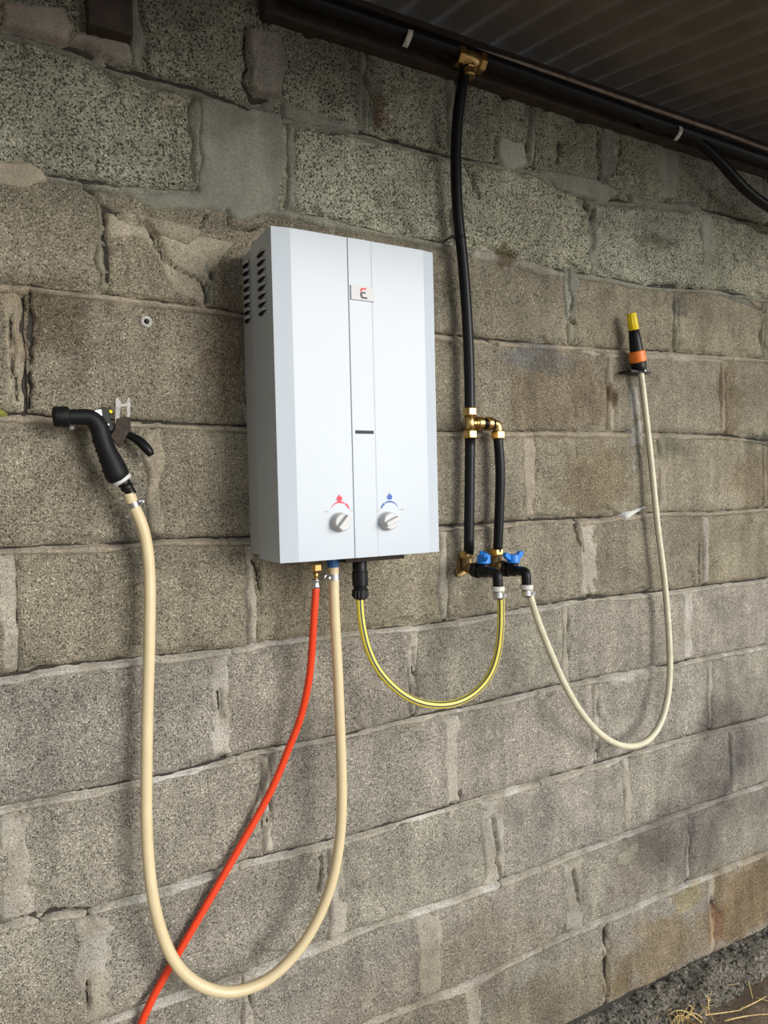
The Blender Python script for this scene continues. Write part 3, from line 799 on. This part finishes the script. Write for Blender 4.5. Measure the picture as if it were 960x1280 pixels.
# pressed louvres on the left side
for (dcol, ztop, n, dz, hw) in ((0.106, W(328, 315, 0.105).z, 8, 0.0137, 0.0205), (0.027, W(311.5, 329, 0.027).z, 8, 0.0137, 0.0170)):
    for i in range(n):
        z = ztop - i * dz - (0.0 if dcol > .05 else 0.0)
        mb = MB(); vs = []; fs = []; na, nb = 12, 5
        for b in range(nb + 1):
            ph = math.pi / 2 * b / nb
            for a in range(na + 1):
                th = math.pi * a / na
                yv = -hw * math.cos(th)
                prof = math.sin(th)
                vs.append((HX0 - (0.0006 + 0.0042 * prof * math.cos(ph)), -dcol + yv, z - 0.004 + 0.0085 * prof * math.sin(ph)))
        for b in range(nb):
            for a in range(na):
                i0 = b * (na + 1) + a
                fs.append((i0, i0 + 1, i0 + na + 2, i0 + na + 1))
        mb.add(vs, fs, True)
        lv = mb.build('louvre', M['white_side'], heater)
        mb = MB()
        mb.prism([(HX0 - 0.0010, -dcol - hw * 0.94, z - 0.0043), (HX0 - 0.0010, -dcol + hw * 0.94, z - 0.0043), (HX0 - 0.0044, -dcol + hw * 0.35, z - 0.0043), (HX0 - 0.0044, -dcol - hw * 0.35, z - 0.0043)], (0, 0, -0.0008))
        mb.prism([(HX0 - 0.0008, -dcol - hw, z - 0.0040), (HX0 - 0.0008, -dcol + hw, z - 0.0040), (HX0 - 0.0008, -dcol + hw * 0.55, z - 0.0085), (HX0 - 0.0008, -dcol + hw * 0.2, z - 0.0100)], (-0.0004, 0, 0))
        mb.build('louvre_opening', M['black_gap'], lv)
# under side: dark tray and flanges
mb = MB(); a = W(470, 700, 0.10); b = W(511, 700, 0.10)
mb.box(0.545, 0.665, -0.115, -0.030, HZ0 - 0.012, HZ0 + 0.006)
mb.build('burner_tray', M['rust'], heater, bevel=0.001)
for (px, d) in ((396, 0.085), (416, 0.085), (450, 0.085)):
    c = W(px, 700, d)
    mb = MB(); mb.lathe((c.x, -d, HZ0 + 0.006), (0, 0, -1), [(0, 0.019), (0.010, 0.019), (0.011, 0.016)], 24)
    mb.build('port_flange', M['steel'], heater, auto=35)

# ---------------------------------------------------------------- hoses under the heater
def hose(name, label, mat, tr, rad, n=6, it=6):
    P = smooth_path(path(tr, n), it)
    lo = min(P, key=lambda q: q.z)
    root = thing(name, label, 'hose', (lo.x, lo.y, lo.z - rad))
    mb = MB(); mb.tube(P, rad, 18); mb.build('tube', mat, root)
    return root, P

def nut(mb, c, axis, h, r):
    mb.lathe(Vector(c) - Vector(axis).normalized() * (h / 2), axis, [(0, r * 0.90), (h * 0.12, r), (h * 0.88, r), (h, r * 0.90)], 6, False, 0.4)

def clamp_ring(parent, c, axis, r, w, screw_dir, name='hose_clamp'):
    mb = MB(); a = Vector(axis).normalized(); c = Vector(c)
    mb.lathe(c - a * (w / 2), a, [(0, r + 0.0002), (0.0004, r + 0.0014), (w - 0.0004, r + 0.0014), (w, r + 0.0002)], 28)
    k = mb.build(name, M['steel'], parent, auto=40)
    s = Vector(screw_dir).normalized(); t = a.cross(s).normalized()
    mb = MB(); p = c + s * (r + 0.004)
    mb.lathe(p - t * 0.007, t, [(0, 0.0040), (0.0035, 0.0042), (0.004, 0.0026), (0.014, 0.0026)], 8, False)
    mb.build('clamp_screw', M['steel'], k)
    return k

# tan hose to the spray gun
TAN_TR = [(161, 616, .050), (166, 630, .047), (173, 645, .044), (180, 664, .042), (185.5, 695, .040), (187.5, 735, .040), (187, 780, .041), (186.3, 823, .041), (184.5, 880, .041),
          (183.5, 930, .042), (183, 980, .043), (183, 1020, .045), (184.5, 1060, .048), (188, 1100, .052), (194, 1137, .056), (204, 1172, .060), (218, 1202, .063), (237, 1223, .066),
          (260, 1236, .068), (285, 1240.5, .070), (310, 1236, .072), (334, 1225, .073), (358, 1205, .074), (381, 1177, .075), (400, 1143, .076), (413.5, 1108, .077),
          (422, 1070, .078), (426.5, 1030, .079), (427.5, 990, .080), (426.5, 945, .081), (424.5, 895, .082), (422.5, 845, .083), (420, 800, .084), (418, 760, .085), (417.2, 714, .085), (417, 706, .085)]
h, P = hose('spray_hose', 'thick tan hose hanging in a long loop from heater to spray gun', M['tan_hose'], TAN_TR, 0.0094)
a0, a1 = P[4], P[7]
clamp_ring(h, P[6], (P[8] - P[4]), 0.0100, 0.009, (0.9, -0.3, 0.1))
clamp_ring(h, W(417.3, 721, .085), (0, 0, 1), 0.0098, 0.011, (-1, -0.2, 0))
c = W(416.5, 709, .085)
mb = MB(); mb.lathe((c.x, -.085, HZ0 - 0.001), (0, 0, -1), [(0, 0.0125), (0.010, 0.0125), (0.011, 0.0105), (0.020, 0.0105)], 12, False)
mb.build('tail_nut', M['dark_blue'], h)

# red gas hose
RED_TR = [(395, 734, .085), (394.2, 748, .084), (392.5, 770, .080), (391, 795, .075), (388.8, 827, .066), (384.5, 860, .055), (375, 900, .042), (363, 930, .033), (353, 956, .027), (338, 990, .022), (320, 1023, .018),
          (308, 1044, .016), (283, 1088, .015), (247, 1150, .014), (213, 1208, .014), (193, 1243, .014), (177, 1278, .015), (158, 1330, .018), (140, 1400, .026), (128, 1480, .040), (122, 1560, .060), (118, 1620, .080)]
g, P = hose('gas_hose', 'orange red gas hose running down from heater to lower left', M['red_hose'], RED_TR, 0.0066)
c = W(396, 710, .085)
mb = MB(); nut(mb, (c.x, -.085, c.z + 0.001), (0, 0, 1), 0.013, 0.0105); mb.build('brass_nut', M['brass'], g)
mb = MB(); c2 = W(395, 722, .085); mb.lathe((c2.x, -.085, c.z - 0.004), (0, 0, -1), [(0, 0.0052), (0.012, 0.0052), (0.014, 0.0042), (0.022, 0.0042)], 16); mb.build('stem', M['brass'], g)
c2 = W(395.0, 729.5, .085)
mb = MB(); mb.lathe((c2.x, -.085, c2.z + 0.008), (0, 0, -1), [(0, 0.0066), (0.002, 0.0072), (0.004, 0.0062), (0.010, 0.0062), (0.012, 0.0074), (0.016, 0.0074)], 18); mb.build('ferrule', M['steel'], g)
c = W(395.5, 702, .085)
mb = MB(); mb.lathe((c.x, -.085, HZ0 + 0.002), (0, 0, -1), [(0, 0.008), (0.010, 0.008)], 16); mb.build('tail', M['steel'], g)

# yellow hose with dark stripes
TAPX, TAPZ = 0.878, 1.2135
T2X, T2Z = 0.962, 1.2100
YEL_TR = [(449.5, 745, .085), (450.5, 762, .085), (452.5, 780, .086), (458.5, 807, .088), (470, 833, .091), (487, 854, .095), (507, 870, .099), (528, 879, .103), (553, 881.5, .106), (577, 876, .109),
          (597, 863, .112), (613, 843, .114), (622, 817, .116), (625.8, 787, .118), (626, 752, .119), (625, 738, .119)]
y, P = hose('supply_hose', 'yellow garden hose with dark stripes looping from heater to valve', M['yellow_hose'], YEL_TR, 0.0073)
for an in (0.30, -0.75, 2.6):
    mb = MB(); mb.tube(P, 0.00745, 3, an - 0.19, an + 0.19); mb.build('stripe', M['stripe'], y)
for (py0, py1, prof) in ((703, 752, [(0, 0.0125), (0.002, 0.0135), (0.020, 0.0135), (0.021, 0.0148), (0.046, 0.0148), (0.048, 0.0125), (0.052, 0.0122), (0.053, 0.0142), (0.068, 0.0142), (0.0715, 0.0105)]),):
    c = W(449.5, 703, .085)
    mb = MB(); mb.lathe((c.x, -.085, c.z + 0.004), (0, 0, -1), prof, 20)
    q = mb.build('hose_connector', M['black_plastic'], y, auto=35)
    for k in range(14):
        an = 2 * math.pi * k / 14
        mb = MB(); x, yy_ = c.x + 0.0142 * math.cos(an), -.085 + 0.0142 * math.sin(an)
        mb.box(x - 0.0010, x + 0.0010, yy_ - 0.0010, yy_ + 0.0010, c.z + 0.004 - 0.067, c.z + 0.004 - 0.0545); mb.build('grip_rib', M['black_plastic'], q)
c = W(451.5, 701, .085)
mb = MB(); nut(mb, (c.x, -.085, HZ0 - 0.004), (0, 0, 1), 0.012, 0.0115); mb.build('brass_adapter', M['brass'], y)

# cream hose on the right
CRM_TR = [(661, 737, .104), (663.5, 748, .103), (673, 778, .099), (687, 813, .093), (703, 850, .086), (723, 886, .078), (746, 914, .070), (769, 929.5, .064), (790, 933, .059), (810, 926, .054), (826, 904, .049),
          (834.5, 873, .045), (837.5, 840, .041), (836.5, 800, .037), (833.5, 757, .034), (828.5, 707, .031), (823, 667, .029), (817.5, 613, .027), (812.5, 563, .025), (807.5, 520, .024), (803.5, 485, .025), (800.5, 462, .027)]
r_, P = hose('outlet_hose', 'slim cream hose hanging in a loop from valve to yellow-tipped nozzle', M['cream_hose'], CRM_TR, 0.0074)
mb = MB(); mb.tube(P, 0.00755, 3, -2.2, -1.95); mb.build('stripe', M['stripe'], r_)

# ---------------------------------------------------------------- spray gun on its hook
gun = thing('spray_gun', 'black pistol-grip spray gun hanging on a rusty hook', 'spray gun', W(150, 600, .05))
D = .052
mb = MB(); P = spline([W(80, 521, D), W(98, 521, D), W(110, 521.5, D), W(118, 526, D), W(124, 535, D), W(128, 549, D), W(133, 563, D), W(140, 578, D), W(146, 592, D), W(149, 599, D - .001)], 5)
n = len(P); key = [0.0112, 0.0122, 0.0128, 0.0138, 0.0145, 0.0145, 0.0150, 0.0172, 0.0190, 0.0168]
rad = [float(np.interp(i / (n - 1) * 9, range(10), key)) for i in range(n)]
mb.tube(P, rad, 20); mb.build('grip_body', M['black_rubber'], gun)
for k, q in enumerate((25, 29, 33, 37)):
    # finger ridges on the left of the grip
    if q < n:
        mb = MB(); t = (P[min(q + 1, n - 1)] - P[q - 1]).normalized(); side = Vector((-1, 0, 0)); side = (side - t * side.dot(t)).normalized()
        mb.lathe(P[q] + side * rad[q] * 0.35 - t * 0.004, t, [(0, rad[q] * 0.62), (0.003, rad[q] * 0.73), (0.005, rad[q] * 0.73), (0.008, rad[q] * 0.62)], 16)
        mb.build('finger_ridge', M['black_rubber'], gun)
a = W(87, 520.5, D); ax = (W(69, 521, D) - W(87, 520.5, D)).normalized()
mb = MB(); mb.lathe(a, ax, [(0, 0.0130), (0.002, 0.0152), (0.010, 0.0158), (0.018, 0.0152), (0.0215, 0.0150), (0.0235, 0.0128), (0.0225, 0.0085), (0.016, 0.0075)], 26)
hd = mb.build('nozzle_head', M['black_rubber'], gun, auto=50)
for q in range(5):
    mb = MB(); mb.lathe(a + ax * (0.004 + q * 0.0035), ax, [(0, 0.0150), (0.0006, 0.0162), (0.0016, 0.0162), (0.0022, 0.0150)], 26); mb.build('head_ring', M['black_rubber'], hd)
mb = MB(); mb.lathe(W(89, 533, D), (0.1, -0.2, -1), [(0, 0.004), (0.004, 0.0045), (0.006, 0.003)], 12); mb.build('drip_lug', M['galv'], gun)
# metal valve works behind the barrel
mb = MB(); mb.prism([W(x, y_, D + .004) for x, y_ in ((117, 513), (127, 511), (128, 520), (124, 527), (131, 541), (137, 545), (134, 548), (125, 536), (119, 523))], (0, 0.012, 0)); mb.build('valve_bracket', M['steel'], gun, bevel=0.0008)
mb = MB(); mb.prism([W(x, y_, D) for x, y_ in ((125, 509), (132, 509), (137, 515), (139, 527), (143, 533), (141, 539), (133, 539), (129, 530), (127, 518))], (0, 0.014, 0)); mb.build('trigger_yoke', M['black_plastic'], gun, bevel=0.0015)
for (px, py) in ((134.5, 531), (133.5, 540)):
    mb = MB(); mb.lathe(W(px, py, D), (0, -1, 0), [(0, 0.0030), (0.0035, 0.0030), (0.0045, 0.0018)], 12); mb.build('rivet', M['steel'], gun)
mb = MB(); mb.lathe(W(137, 516, D - .010), (0.2, -1, 0.3), [(0, 0.0028), (0.006, 0.0028), (0.0066, 0.002)], 12); mb.build('lock_tab', M['yellow'], gun)
mb = MB(); P = spline([W(140, 536, .020), W(152, 541, .018), W(162, 544.5, .020), (W(172, 550, .026)), W(180, 557, .031), W(186, 564, .034), W(189.5, 569, .034)], 4); n = len(P)
mb.tube(P, [0.0045 + 0.0038 * math.sin(math.pi * min(1, (i / (n - 1)) ** 1.5 * 0.93)) for i in range(n)], 14); mb.build('trigger', M['black_plastic'], gun)
ax = (W(161, 612, .049) - W(148, 594, .051)).normalized()
c = W(151.8, 599.5, .051)
mb = MB(); mb.lathe(c - ax * 0.003, ax, [(0, 0.0160), (0.001, 0.0168), (0.0055, 0.0160), (0.0075, 0.0120)], 24); mb.build('white_collar', M['white_plastic'], gun, auto=40)
c = W(154.5, 603, .051)
mb = MB(); mb.lathe(c - ax * 0.001, ax, [(0, 0.0100), (0.004, 0.0105), (0.006, 0.0092), (0.008, 0.0105), (0.012, 0.0105), (0.014, 0.0085), (0.024, 0.0080)], 20); mb.build('coupling', M['black_plastic'], gun, auto=40)

hook = thing('wall_hook', 'rusty notched steel hook plate holding the spray gun', 'hook', W(153, 556, .02))
mb = MB(); mb.prism([W(x, y_, .030) for x, y_ in ((144.5, 497), (148.5, 497.5), (152.5, 505), (156.5, 504), (160, 497), (163.2, 497.5), (163, 524), (158.5, 524), (158, 508), (151, 509), (149.5, 524), (145, 536), (143.5, 536))], (0, 0.003, 0))
mb.build('notched_plate', M['galv'], hook, bevel=0.0005)
mb = MB(); mb.prism([W(x, y_, .032) for x, y_ in ((146, 523), (163, 521), (162.5, 538), (157, 547), (151, 560), (146, 556), (138, 545), (143, 537))], (0, 0.005, 0))
mb.build('rusty_tongue', M['rust'], hook, bevel=0.0008)
c = W(154, 528, .02)
mb = MB(); mb.box(c.x - 0.008, c.x + 0.010, -0.030, 0.004, c.z - 0.014, c.z + 0.006); mb.build('wall_stub', M['rust'], hook, bevel=0.001)

# ---------------------------------------------------------------- nozzle on the right hand hook
nz = thing('hose_nozzle', 'yellow, black and orange hose nozzle pointing up on the right', 'nozzle', W(799, 462, .028))
base = W(799.2, 463.5, .027); tip = W(789.2, 391.5, .036); ax = (tip - base).normalized(); Ln = (tip - base).length
f = lambda y_: Ln * (463.5 - y_) / (463.5 - 391.5)
mb = MB(); mb.lathe(base, ax, [(f(463.5), 0.0165), (f(461), 0.0178), (f(453), 0.0188), (f(452), 0.0175)], 24); mb.build('base_collar', M['black_plastic'], nz, auto=40)
mb = MB(); mb.lathe(base, ax, [(f(452.5), 0.0185), (f(451.5), 0.0200), (f(439.5), 0.0188), (f(438.5), 0.0165)], 24); mb.build('orange_ring', M['orange'], nz, auto=40)
mb = MB(); mb.lathe(base, ax, [(f(439), 0.0160), (f(437), 0.0158), (f(425), 0.0142), (f(412.5), 0.0122), (f(411.5), 0.0105)], 24); mb.build('barrel', M['black_plastic'], nz, auto=40)
mb = MB(); mb.lathe(base, ax, [(f(412.5), 0.0108), (f(411.8), 0.0122), (f(402), 0.0112), (f(392.5), 0.0106), (f(391.5), 0.0095), (f(392), 0.0070), (f(398), 0.0060)], 24); tp = mb.build('spray_tip', M['yellow'], nz, auto=50)
for k in range(10):
    an = 2 * math.pi * k / 10; e1 = ax.cross(Vector((0, 1, 0))).normalized(); e2 = ax.cross(e1)
    mb = MB(); off = e1 * math.cos(an) + e2 * math.sin(an)
    mb.tube([base + ax * f(410) + off * 0.0118, base + ax * f(394) + off * 0.0106], 0.0009, 6); mb.build('tip_rib', M['yellow'], tp)
cr = thing('nozzle_cradle', 'small black metal cradle on the wall under the nozzle', 'bracket', W(799, 466, .015))
a, b = W(786.5, 464.5, .03), W(812, 461.5, .03)
mb = MB(); mb.box(a.x, b.x, -0.036, 0.004, W(799, 466.2, .03).z, W(799, 463.7, .03).z); mb.build('shelf', M['black_plastic'], cr)
mb = MB(); mb.lathe((W(803, 464, .03).x, -0.036, W(803, 464, .03).z), (0, -1, 0), [(0, 0.0035), (0.003, 0.0035), (0.004, 0.002)], 10); mb.build('screw', M['steel'], cr)

# ---------------------------------------------------------------- pipework
def pipe(name, label, pts, r, cat='pipe', mat='poly'):
    mb = MB(); mb.tube(pts, r, 20)
    return tag(mb.build(name, M[mat]), label, cat)
PZ, PD, PR = 2.2500, 0.062, 0.0165
pts = [Vector((x, -PD - 0.002 * math.sin(3 * x), PZ + 0.005 * math.sin(2.3 * x))) for x in np.linspace(0.47, U_MAX - 0.05, 60)]
pipe('overhead_pipe', 'thick black water pipe running along under the roof', pts, PR)
pipe('branch_pipe', 'black pipe slanting down from the overhead pipe at far right', spline([W(800, 152, .045), W(845, 164, .046), W(875, 179, .058), W(900, 202, .066), W(930, 235, .072), W(960, 258, .076), W(1000, 280, .078), W(1060, 308, .078)], 8), 0.0130)
pipe('overhead_cable', 'thin dusty grey cable above the thick overhead pipe', smooth_path(path([(330, -32, .075), (400, -2, .075), (470, 20, .072), (540, 44, .072), (590, 61, .073), (640, 76, .074), (700, 96, .074), (780, 124, .073), (850, 148, .073), (920, 172, .072), (960, 187, .072), (1080, 225, .07)], 6), 3), 0.0042, 'cable', 'cable')
for (px, py, lab) in ((512.5, 42, 'off-white pipe clip on overhead pipe near the brass tee'), (851, 163, 'off-white pipe clip on overhead pipe near the right edge')):
    c = W(px, py, .08)
    mb = MB(); P = []
    for k in range(15):
        an = math.radians(-78 + 160 * k / 14)
        P.append(Vector((c.x + 0.004 * math.sin(an * 1.3), -PD - (PR + 0.003) * math.cos(an), c.z + (PR + 0.003) * math.sin(an))))
    root = thing('pipe_clip', lab, 'clip', (c.x, -PD, c.z - 0.02), 'pipe clips under the roof')
    vs = []; fs = []
    for p in P: vs += [p + Vector((-0.0055, 0, 0)), p + Vector((0.0055, 0, 0))]
    for k in range(14): fs.append((2 * k, 2 * k + 1, 2 * k + 3, 2 * k + 2))
    mb.add(vs, fs, True); o = mb.build('strap', M['clip'], root)
    s_ = o.modifiers.new('thickness', 'SOLIDIFY'); s_.thickness = 0.0016
    mb = MB(); q = P[1]; mb.lathe(q + Vector((0, -0.002, 0.004)), (0, -1, 0), [(0, 0.0042), (0.003, 0.0042), (0.004, 0.002)], 10); mb.build('nail_head', M['steel'], root)

# brass tee on the overhead pipe
tee = thing('brass_tee', 'brass tee fitting on the overhead pipe under the roof', 'pipe fitting', (W(586, 80, .066).x, -PD, PZ - 0.05))
c = Vector((W(586.5, 75, .064).x, -PD - 0.002, W(586.5, 74.5, .064).z))
mb = MB(); mb.lathe(c - Vector((0.026, 0, 0)), (1, 0, 0), [(0, 0.0175), (0.052, 0.0175)], 20); mb.lathe(c, (0, 0, -1), [(0, 0.0125), (0.026, 0.0125)], 18); mb.build('tee_body', M['brass'], tee)
for s in (-1, 1):
    mb = MB(); mb.lathe(c + Vector((s * 0.026 - 0.007, 0, 0)), (1, 0, 0), [(0, 0.0185), (0.002, 0.0205), (0.012, 0.0205), (0.014, 0.0185)], 8, False, 0.3); mb.build('union_nut', M['brass'], tee, bevel=0.0008)
mb = MB(); nut(mb, c + Vector((-0.003, 0, -0.028)), (0, 0, 1), 0.016, 0.0160); mb.build('union_nut', M['brass'], tee, bevel=0.0008)

VP_TR = [(582, 82, .062), (580.5, 95, .060), (577, 112, .056), (573, 140, .048), (570, 180, .040), (570, 225, .036), (572.5, 270, .033), (577, 310, .031), (581, 355, .030), (584, 400, .029), (586, 440, .029), (587, 480, .029), (587.3, 520, .029)]
pipe('drop_pipe', 'long black pipe dropping from the roof to the brass tee', smooth_path(path(VP_TR, 6), 4), 0.0112)
tie = thing('cable_tie', 'thin black cable tie with a loose tail on the drop pipe', 'cable tie', W(570, 300, .03))
c = W(575, 297, .032)
mb = MB(); mb.lathe(c - Vector((0, 0, 0.002)), (0, 0, 1), [(0, 0.0115), (0.0005, 0.0128), (0.0035, 0.0128), (0.004, 0.0115)], 20); mb.build('band', M['black_plastic'], tie)
mb = MB(); mb.tube(spline([W(569, 295, .044), W(562, 297.5, .050), W(554, 303, .054)], 5), 0.0022, 8); mb.build('tail', M['black_plastic'], tie)

# tee and elbow half way down
MX, MZ = W(587.4, 529, .029).x, W(587.4, 529, .029).z
t2 = thing('brass_tee', 'brass tee fitting in the middle of the twin black pipes', 'pipe fitting', (MX, -.029, MZ - 0.03))
mb = MB(); mb.lathe((MX, -.029, MZ + 0.022), (0, 0, -1), [(0, 0.0105), (0.044, 0.0105)], 18); mb.build('tee_body', M['brass'], t2)
for s in (-1, 1):
    mb = MB(); nut(mb, (MX, -.029, MZ + s * 0.0235), (0, 0, 1), 0.017, 0.0158); mb.build('union_nut', M['brass'], t2, bevel=0.0006)
mb = MB(); mb.lathe((MX, -.029, MZ), (1, 0, 0), [(0, 0.0095), (0.012, 0.0095), (0.013, 0.0115), (0.016, 0.0120), (0.017, 0.0150), (0.029, 0.0150), (0.031, 0.0120)], 20); mb.build('side_outlet', M['brass'], t2, auto=35)
EX = W(622, 529, .029).x
pipe('pipe_stub', 'short black pipe joining the brass tee and the brass elbow', [(MX + 0.026, -.029, MZ), (EX - 0.012, -.029, MZ)], 0.0118)
el = thing('brass_elbow', 'brass elbow above the shorter black pipe', 'pipe fitting', (EX, -.029, MZ - 0.03))
mb = MB(); mb.tube(spline([(EX - 0.024, -.029, MZ), (EX - 0.010, -.029, MZ), (EX - 0.002, -.029, MZ - 0.003), (EX, -.029, MZ - 0.012), (EX, -.029, MZ - 0.026)], 5), 0.0105, 18); mb.build('bend', M['brass'], el)
mb = MB(); mb.lathe((EX - 0.031, -.029, MZ), (1, 0, 0), [(0, 0.0135), (0.001, 0.0150), (0.011, 0.0150), (0.012, 0.0125)], 20); mb.build('union_nut', M['brass'], el, auto=35)
mb = MB(); nut(mb, (EX, -.029, MZ - 0.0235), (0, 0, 1), 0.017, 0.0158); mb.build('union_nut', M['brass'], el, bevel=0.0006)
ZB = W(586, 692, .024).z
pipe('riser_pipe', 'left of the twin short black pipes above the valves', [Vector((MX, -.029, MZ - 0.024)).lerp(Vector((W(586, 692, .027).x, -.027, ZB)), k_ / 8) for k_ in range(9)], 0.0108)
EX2 = W(622, 692, .022).x
pipe('riser_pipe', 'right of the twin short black pipes below the elbow', spline([(EX, -.029, MZ - 0.024), (EX + 0.003, -.031, MZ - 0.10), (EX2 + 0.002, -.027, MZ - 0.2), (EX2, -.022, ZB - 0.002)], 6), 0.0104)

# wall plate elbows and plastic valves
def wall_elbow(x, z, d, lab):
    root = thing('wall_plate_elbow', lab, 'pipe fitting', (x, -0.004, z - 0.025))
    mb = MB(); nut(mb, (x, -d, z + 0.030), (0, 0, 1), 0.015, 0.0165); mb.build('union_nut', M['brass'], root, bevel=0.0006)
    mb = MB(); mb.tube(spline([(x, -d, z + 0.026), (x, -d, z + 0.012), (x, -d - 0.003, z + 0.002), (x, -d - 0.014, z)], 5), 0.0118, 18); mb.lathe((x, -d - 0.010, z), (0, -1, 0), [(0, 0.0125), (0.008, 0.0135), (0.012, 0.0135)], 20); mb.build('elbow_body', M['old_brass'], root)
    mb = MB(); pl = []
    for k in range(24):
        an = 2 * math.pi * k / 24; r = 0.014 + 0.010 * abs(math.cos(1.5 * an + 0.5)) ** 2
        pl.append((x + r * math.cos(an), 0.004, z + r * math.sin(an)))
    mb.prism(pl, (0, -0.010, 0)); mb.build('back_plate', M['old_brass'], root, bevel=0.001)
    return root
wall_elbow(W(586, 700, .025).x, TAPZ + 0.001, 0.020, 'brass wall elbow under the left black riser pipe')
wall_elbow(EX2, T2Z + 0.004, 0.018, 'brass wall elbow under the right black riser pipe')

def valve(x, z, d0, d1, lab, wing_rot, ang):
    root = thing('ball_valve', lab, 'valve', (x, -(d0 + d1) / 2, z - 0.05))
    mb = MB(); mb.lathe((x, -d0, z), (0, -1, 0), [(0, 0.0125), (0.002, 0.0150), (0.016, 0.0155), (0.019, 0.0120)], 24); cap = mb.build('threaded_cap', M['black_plastic'], root, auto=40)
    for k in range(16):
        an = 2 * math.pi * k / 16; mb = MB(); q = Vector((x + 0.0153 * math.cos(an), 0, z + 0.0153 * math.sin(an)))
        mb.box(q.x - 0.0008, q.x + 0.0008, -d0 - 0.015, -d0 - 0.003, q.z - 0.0008, q.z + 0.0008); mb.build('grip_rib', M['black_plastic'], cap)
    mid = d0 + 0.034
    mb = MB(); mb.lathe((x, -d0 - 0.014, z), (0, -1, 0), [(0, 0.0095), (0.008, 0.0095), (0.011, 0.0130), (0.026, 0.0130), (0.030, 0.0098), (d1 - d0 - 0.020, 0.0095)], 22)
    mb.lathe((x, -mid, z), (0, 0, 1), [(0, 0.0105), (0.014, 0.0105), (0.015, 0.0085), (0.018, 0.0085)], 20); mb.build('valve_body', M['black_plastic'], root, auto=40)
    ex = x + 0.000
    mb = MB(); mb.tube(spline([(x, -d1 + 0.020, z), (x, -d1 + 0.006, z - 0.0005), (x, -d1, z - 0.006), (x, -d1 - 0.001, z - 0.018), (x, -d1 - 0.001, z - 0.030)], 5), 0.0102, 18); mb.build('elbow_spout', M['black_plastic'], root)
    hz = z + 0.016
    mb = MB(); mb.lathe((x, -mid, hz), (0, 0, 1), [(0, 0.0128), (0.001, 0.0138), (0.016, 0.0138), (0.0175, 0.0128)], 20); hn = mb.build('handle', M['blue'], root, auto=40)
    for s in (-1, 1):
        dx, dy = s * math.cos(ang), s * math.sin(ang)
        nx, ny = -math.sin(ang) * 0.0048, math.cos(ang) * 0.0048
        o_ = Vector((x, -mid, hz))
        sec = [(0.006, 0.002), (0.014, 0.006), (0.024, 0.010), (0.030, 0.016), (0.0275, 0.0235), (0.020, 0.0225), (0.012, 0.0165), (0.004, 0.0155)]
        mb = MB(); mb.prism([o_ + Vector((dx * a_ + nx, dy * a_ + ny, b_)) for a_, b_ in sec], (-2 * nx, -2 * ny, 0)); mb.build('handle_wing', M['blue'], hn, bevel=0.0012)
    mb = MB(); mb.lathe((x, -d1 - 0.001, z - 0.026), (0, 0, -1), [(0, 0.0125), (0.001, 0.0138), (0.009, 0.0138), (0.010, 0.0115)], 18, False); mb.build('spout_nut', M['clip'], root)
    mb = MB(); mb.lathe((x, -d1 - 0.001, z - 0.034), (0, 0, -1), [(0, 0.0098), (0.018, 0.0098)], 18); mb.build('hose_tail', M['steel'], root)
    clamp_ring(root, (x, -d1 - 0.001, z - 0.044), (0, 0, 1), 0.0098, 0.009, (0.9, -0.5, 0))
    return root
valve(TAPX - 0.002, TAPZ, 0.042, 0.119, 'black valve with blue handle feeding the yellow hose', 0, math.radians(62))
valve(T2X, T2Z - 0.002, 0.030, 0.104, 'black valve with blue winged handle feeding the cream hose', 0, math.radians(12))

# ---------------------------------------------------------------- dry grass at the foot of the wall
def stalks(name, label, spots, seed):
    rr = random.Random(seed)
    c0 = spots[0]
    root = thing(name, label, 'dry grass', (c0[0], c0[1], 0.0))
    for (x, y_, ang, ln, lift, w) in spots:
        P = []
        bend = (rr.random() - .5) * 0.3
        for k in range(6):
            t = k / 5
            P.append(Vector((x + ln * t * math.cos(ang + bend * t), y_ + ln * t * math.sin(ang + bend * t), 0.006 + lift * math.sin(math.pi * 0.62 * t) )))
        mb = MB(); mb.tube(P, [w * (1 - 0.65 * k / 5) for k in range(6)], 5, up=(0.1, 0.2, 1)); mb.build('stalk', M['straw'], root)
    return root
rr = random.Random(3)
def gpt(px, py, zz=0.005):
    v = _fw + RT * ((px - 480.0) / FOC) - UP * ((py - 640.0) / FOC)
    return CAM + v * ((zz - CAM.z) / v.z)
sp = []
for k in range(90):
    c = gpt(852 + rr.gauss(0, 18), 1268 + rr.gauss(0, 8)); sp.append((c.x, c.y, rr.uniform(-0.6, 2 * math.pi - 1.8), rr.uniform(0.04, 0.11), rr.uniform(0.005, 0.05), rr.uniform(0.0012, 0.0024)))
stalks('dry_grass_tuft', 'tuft of dry straw-coloured grass by the footing at lower right', sp, 5)
sp = []
for (x0, y0, x1, y1) in ((872, 1270, 930, 1268), (925, 1262, 962, 1250), (934, 1223, 941, 1250), (945, 1248, 970, 1256), (905, 1277, 962, 1262), (800, 1279, 842, 1266)):
    a, b = gpt(x0, y0), gpt(x1, y1); dv = b - a
    sp.append((a.x, a.y, math.atan2(dv.y, dv.x), dv.length, 0.003, 0.0024))
stalks('loose_straw', 'loose straws lying on the earth at lower right', sp, 6)
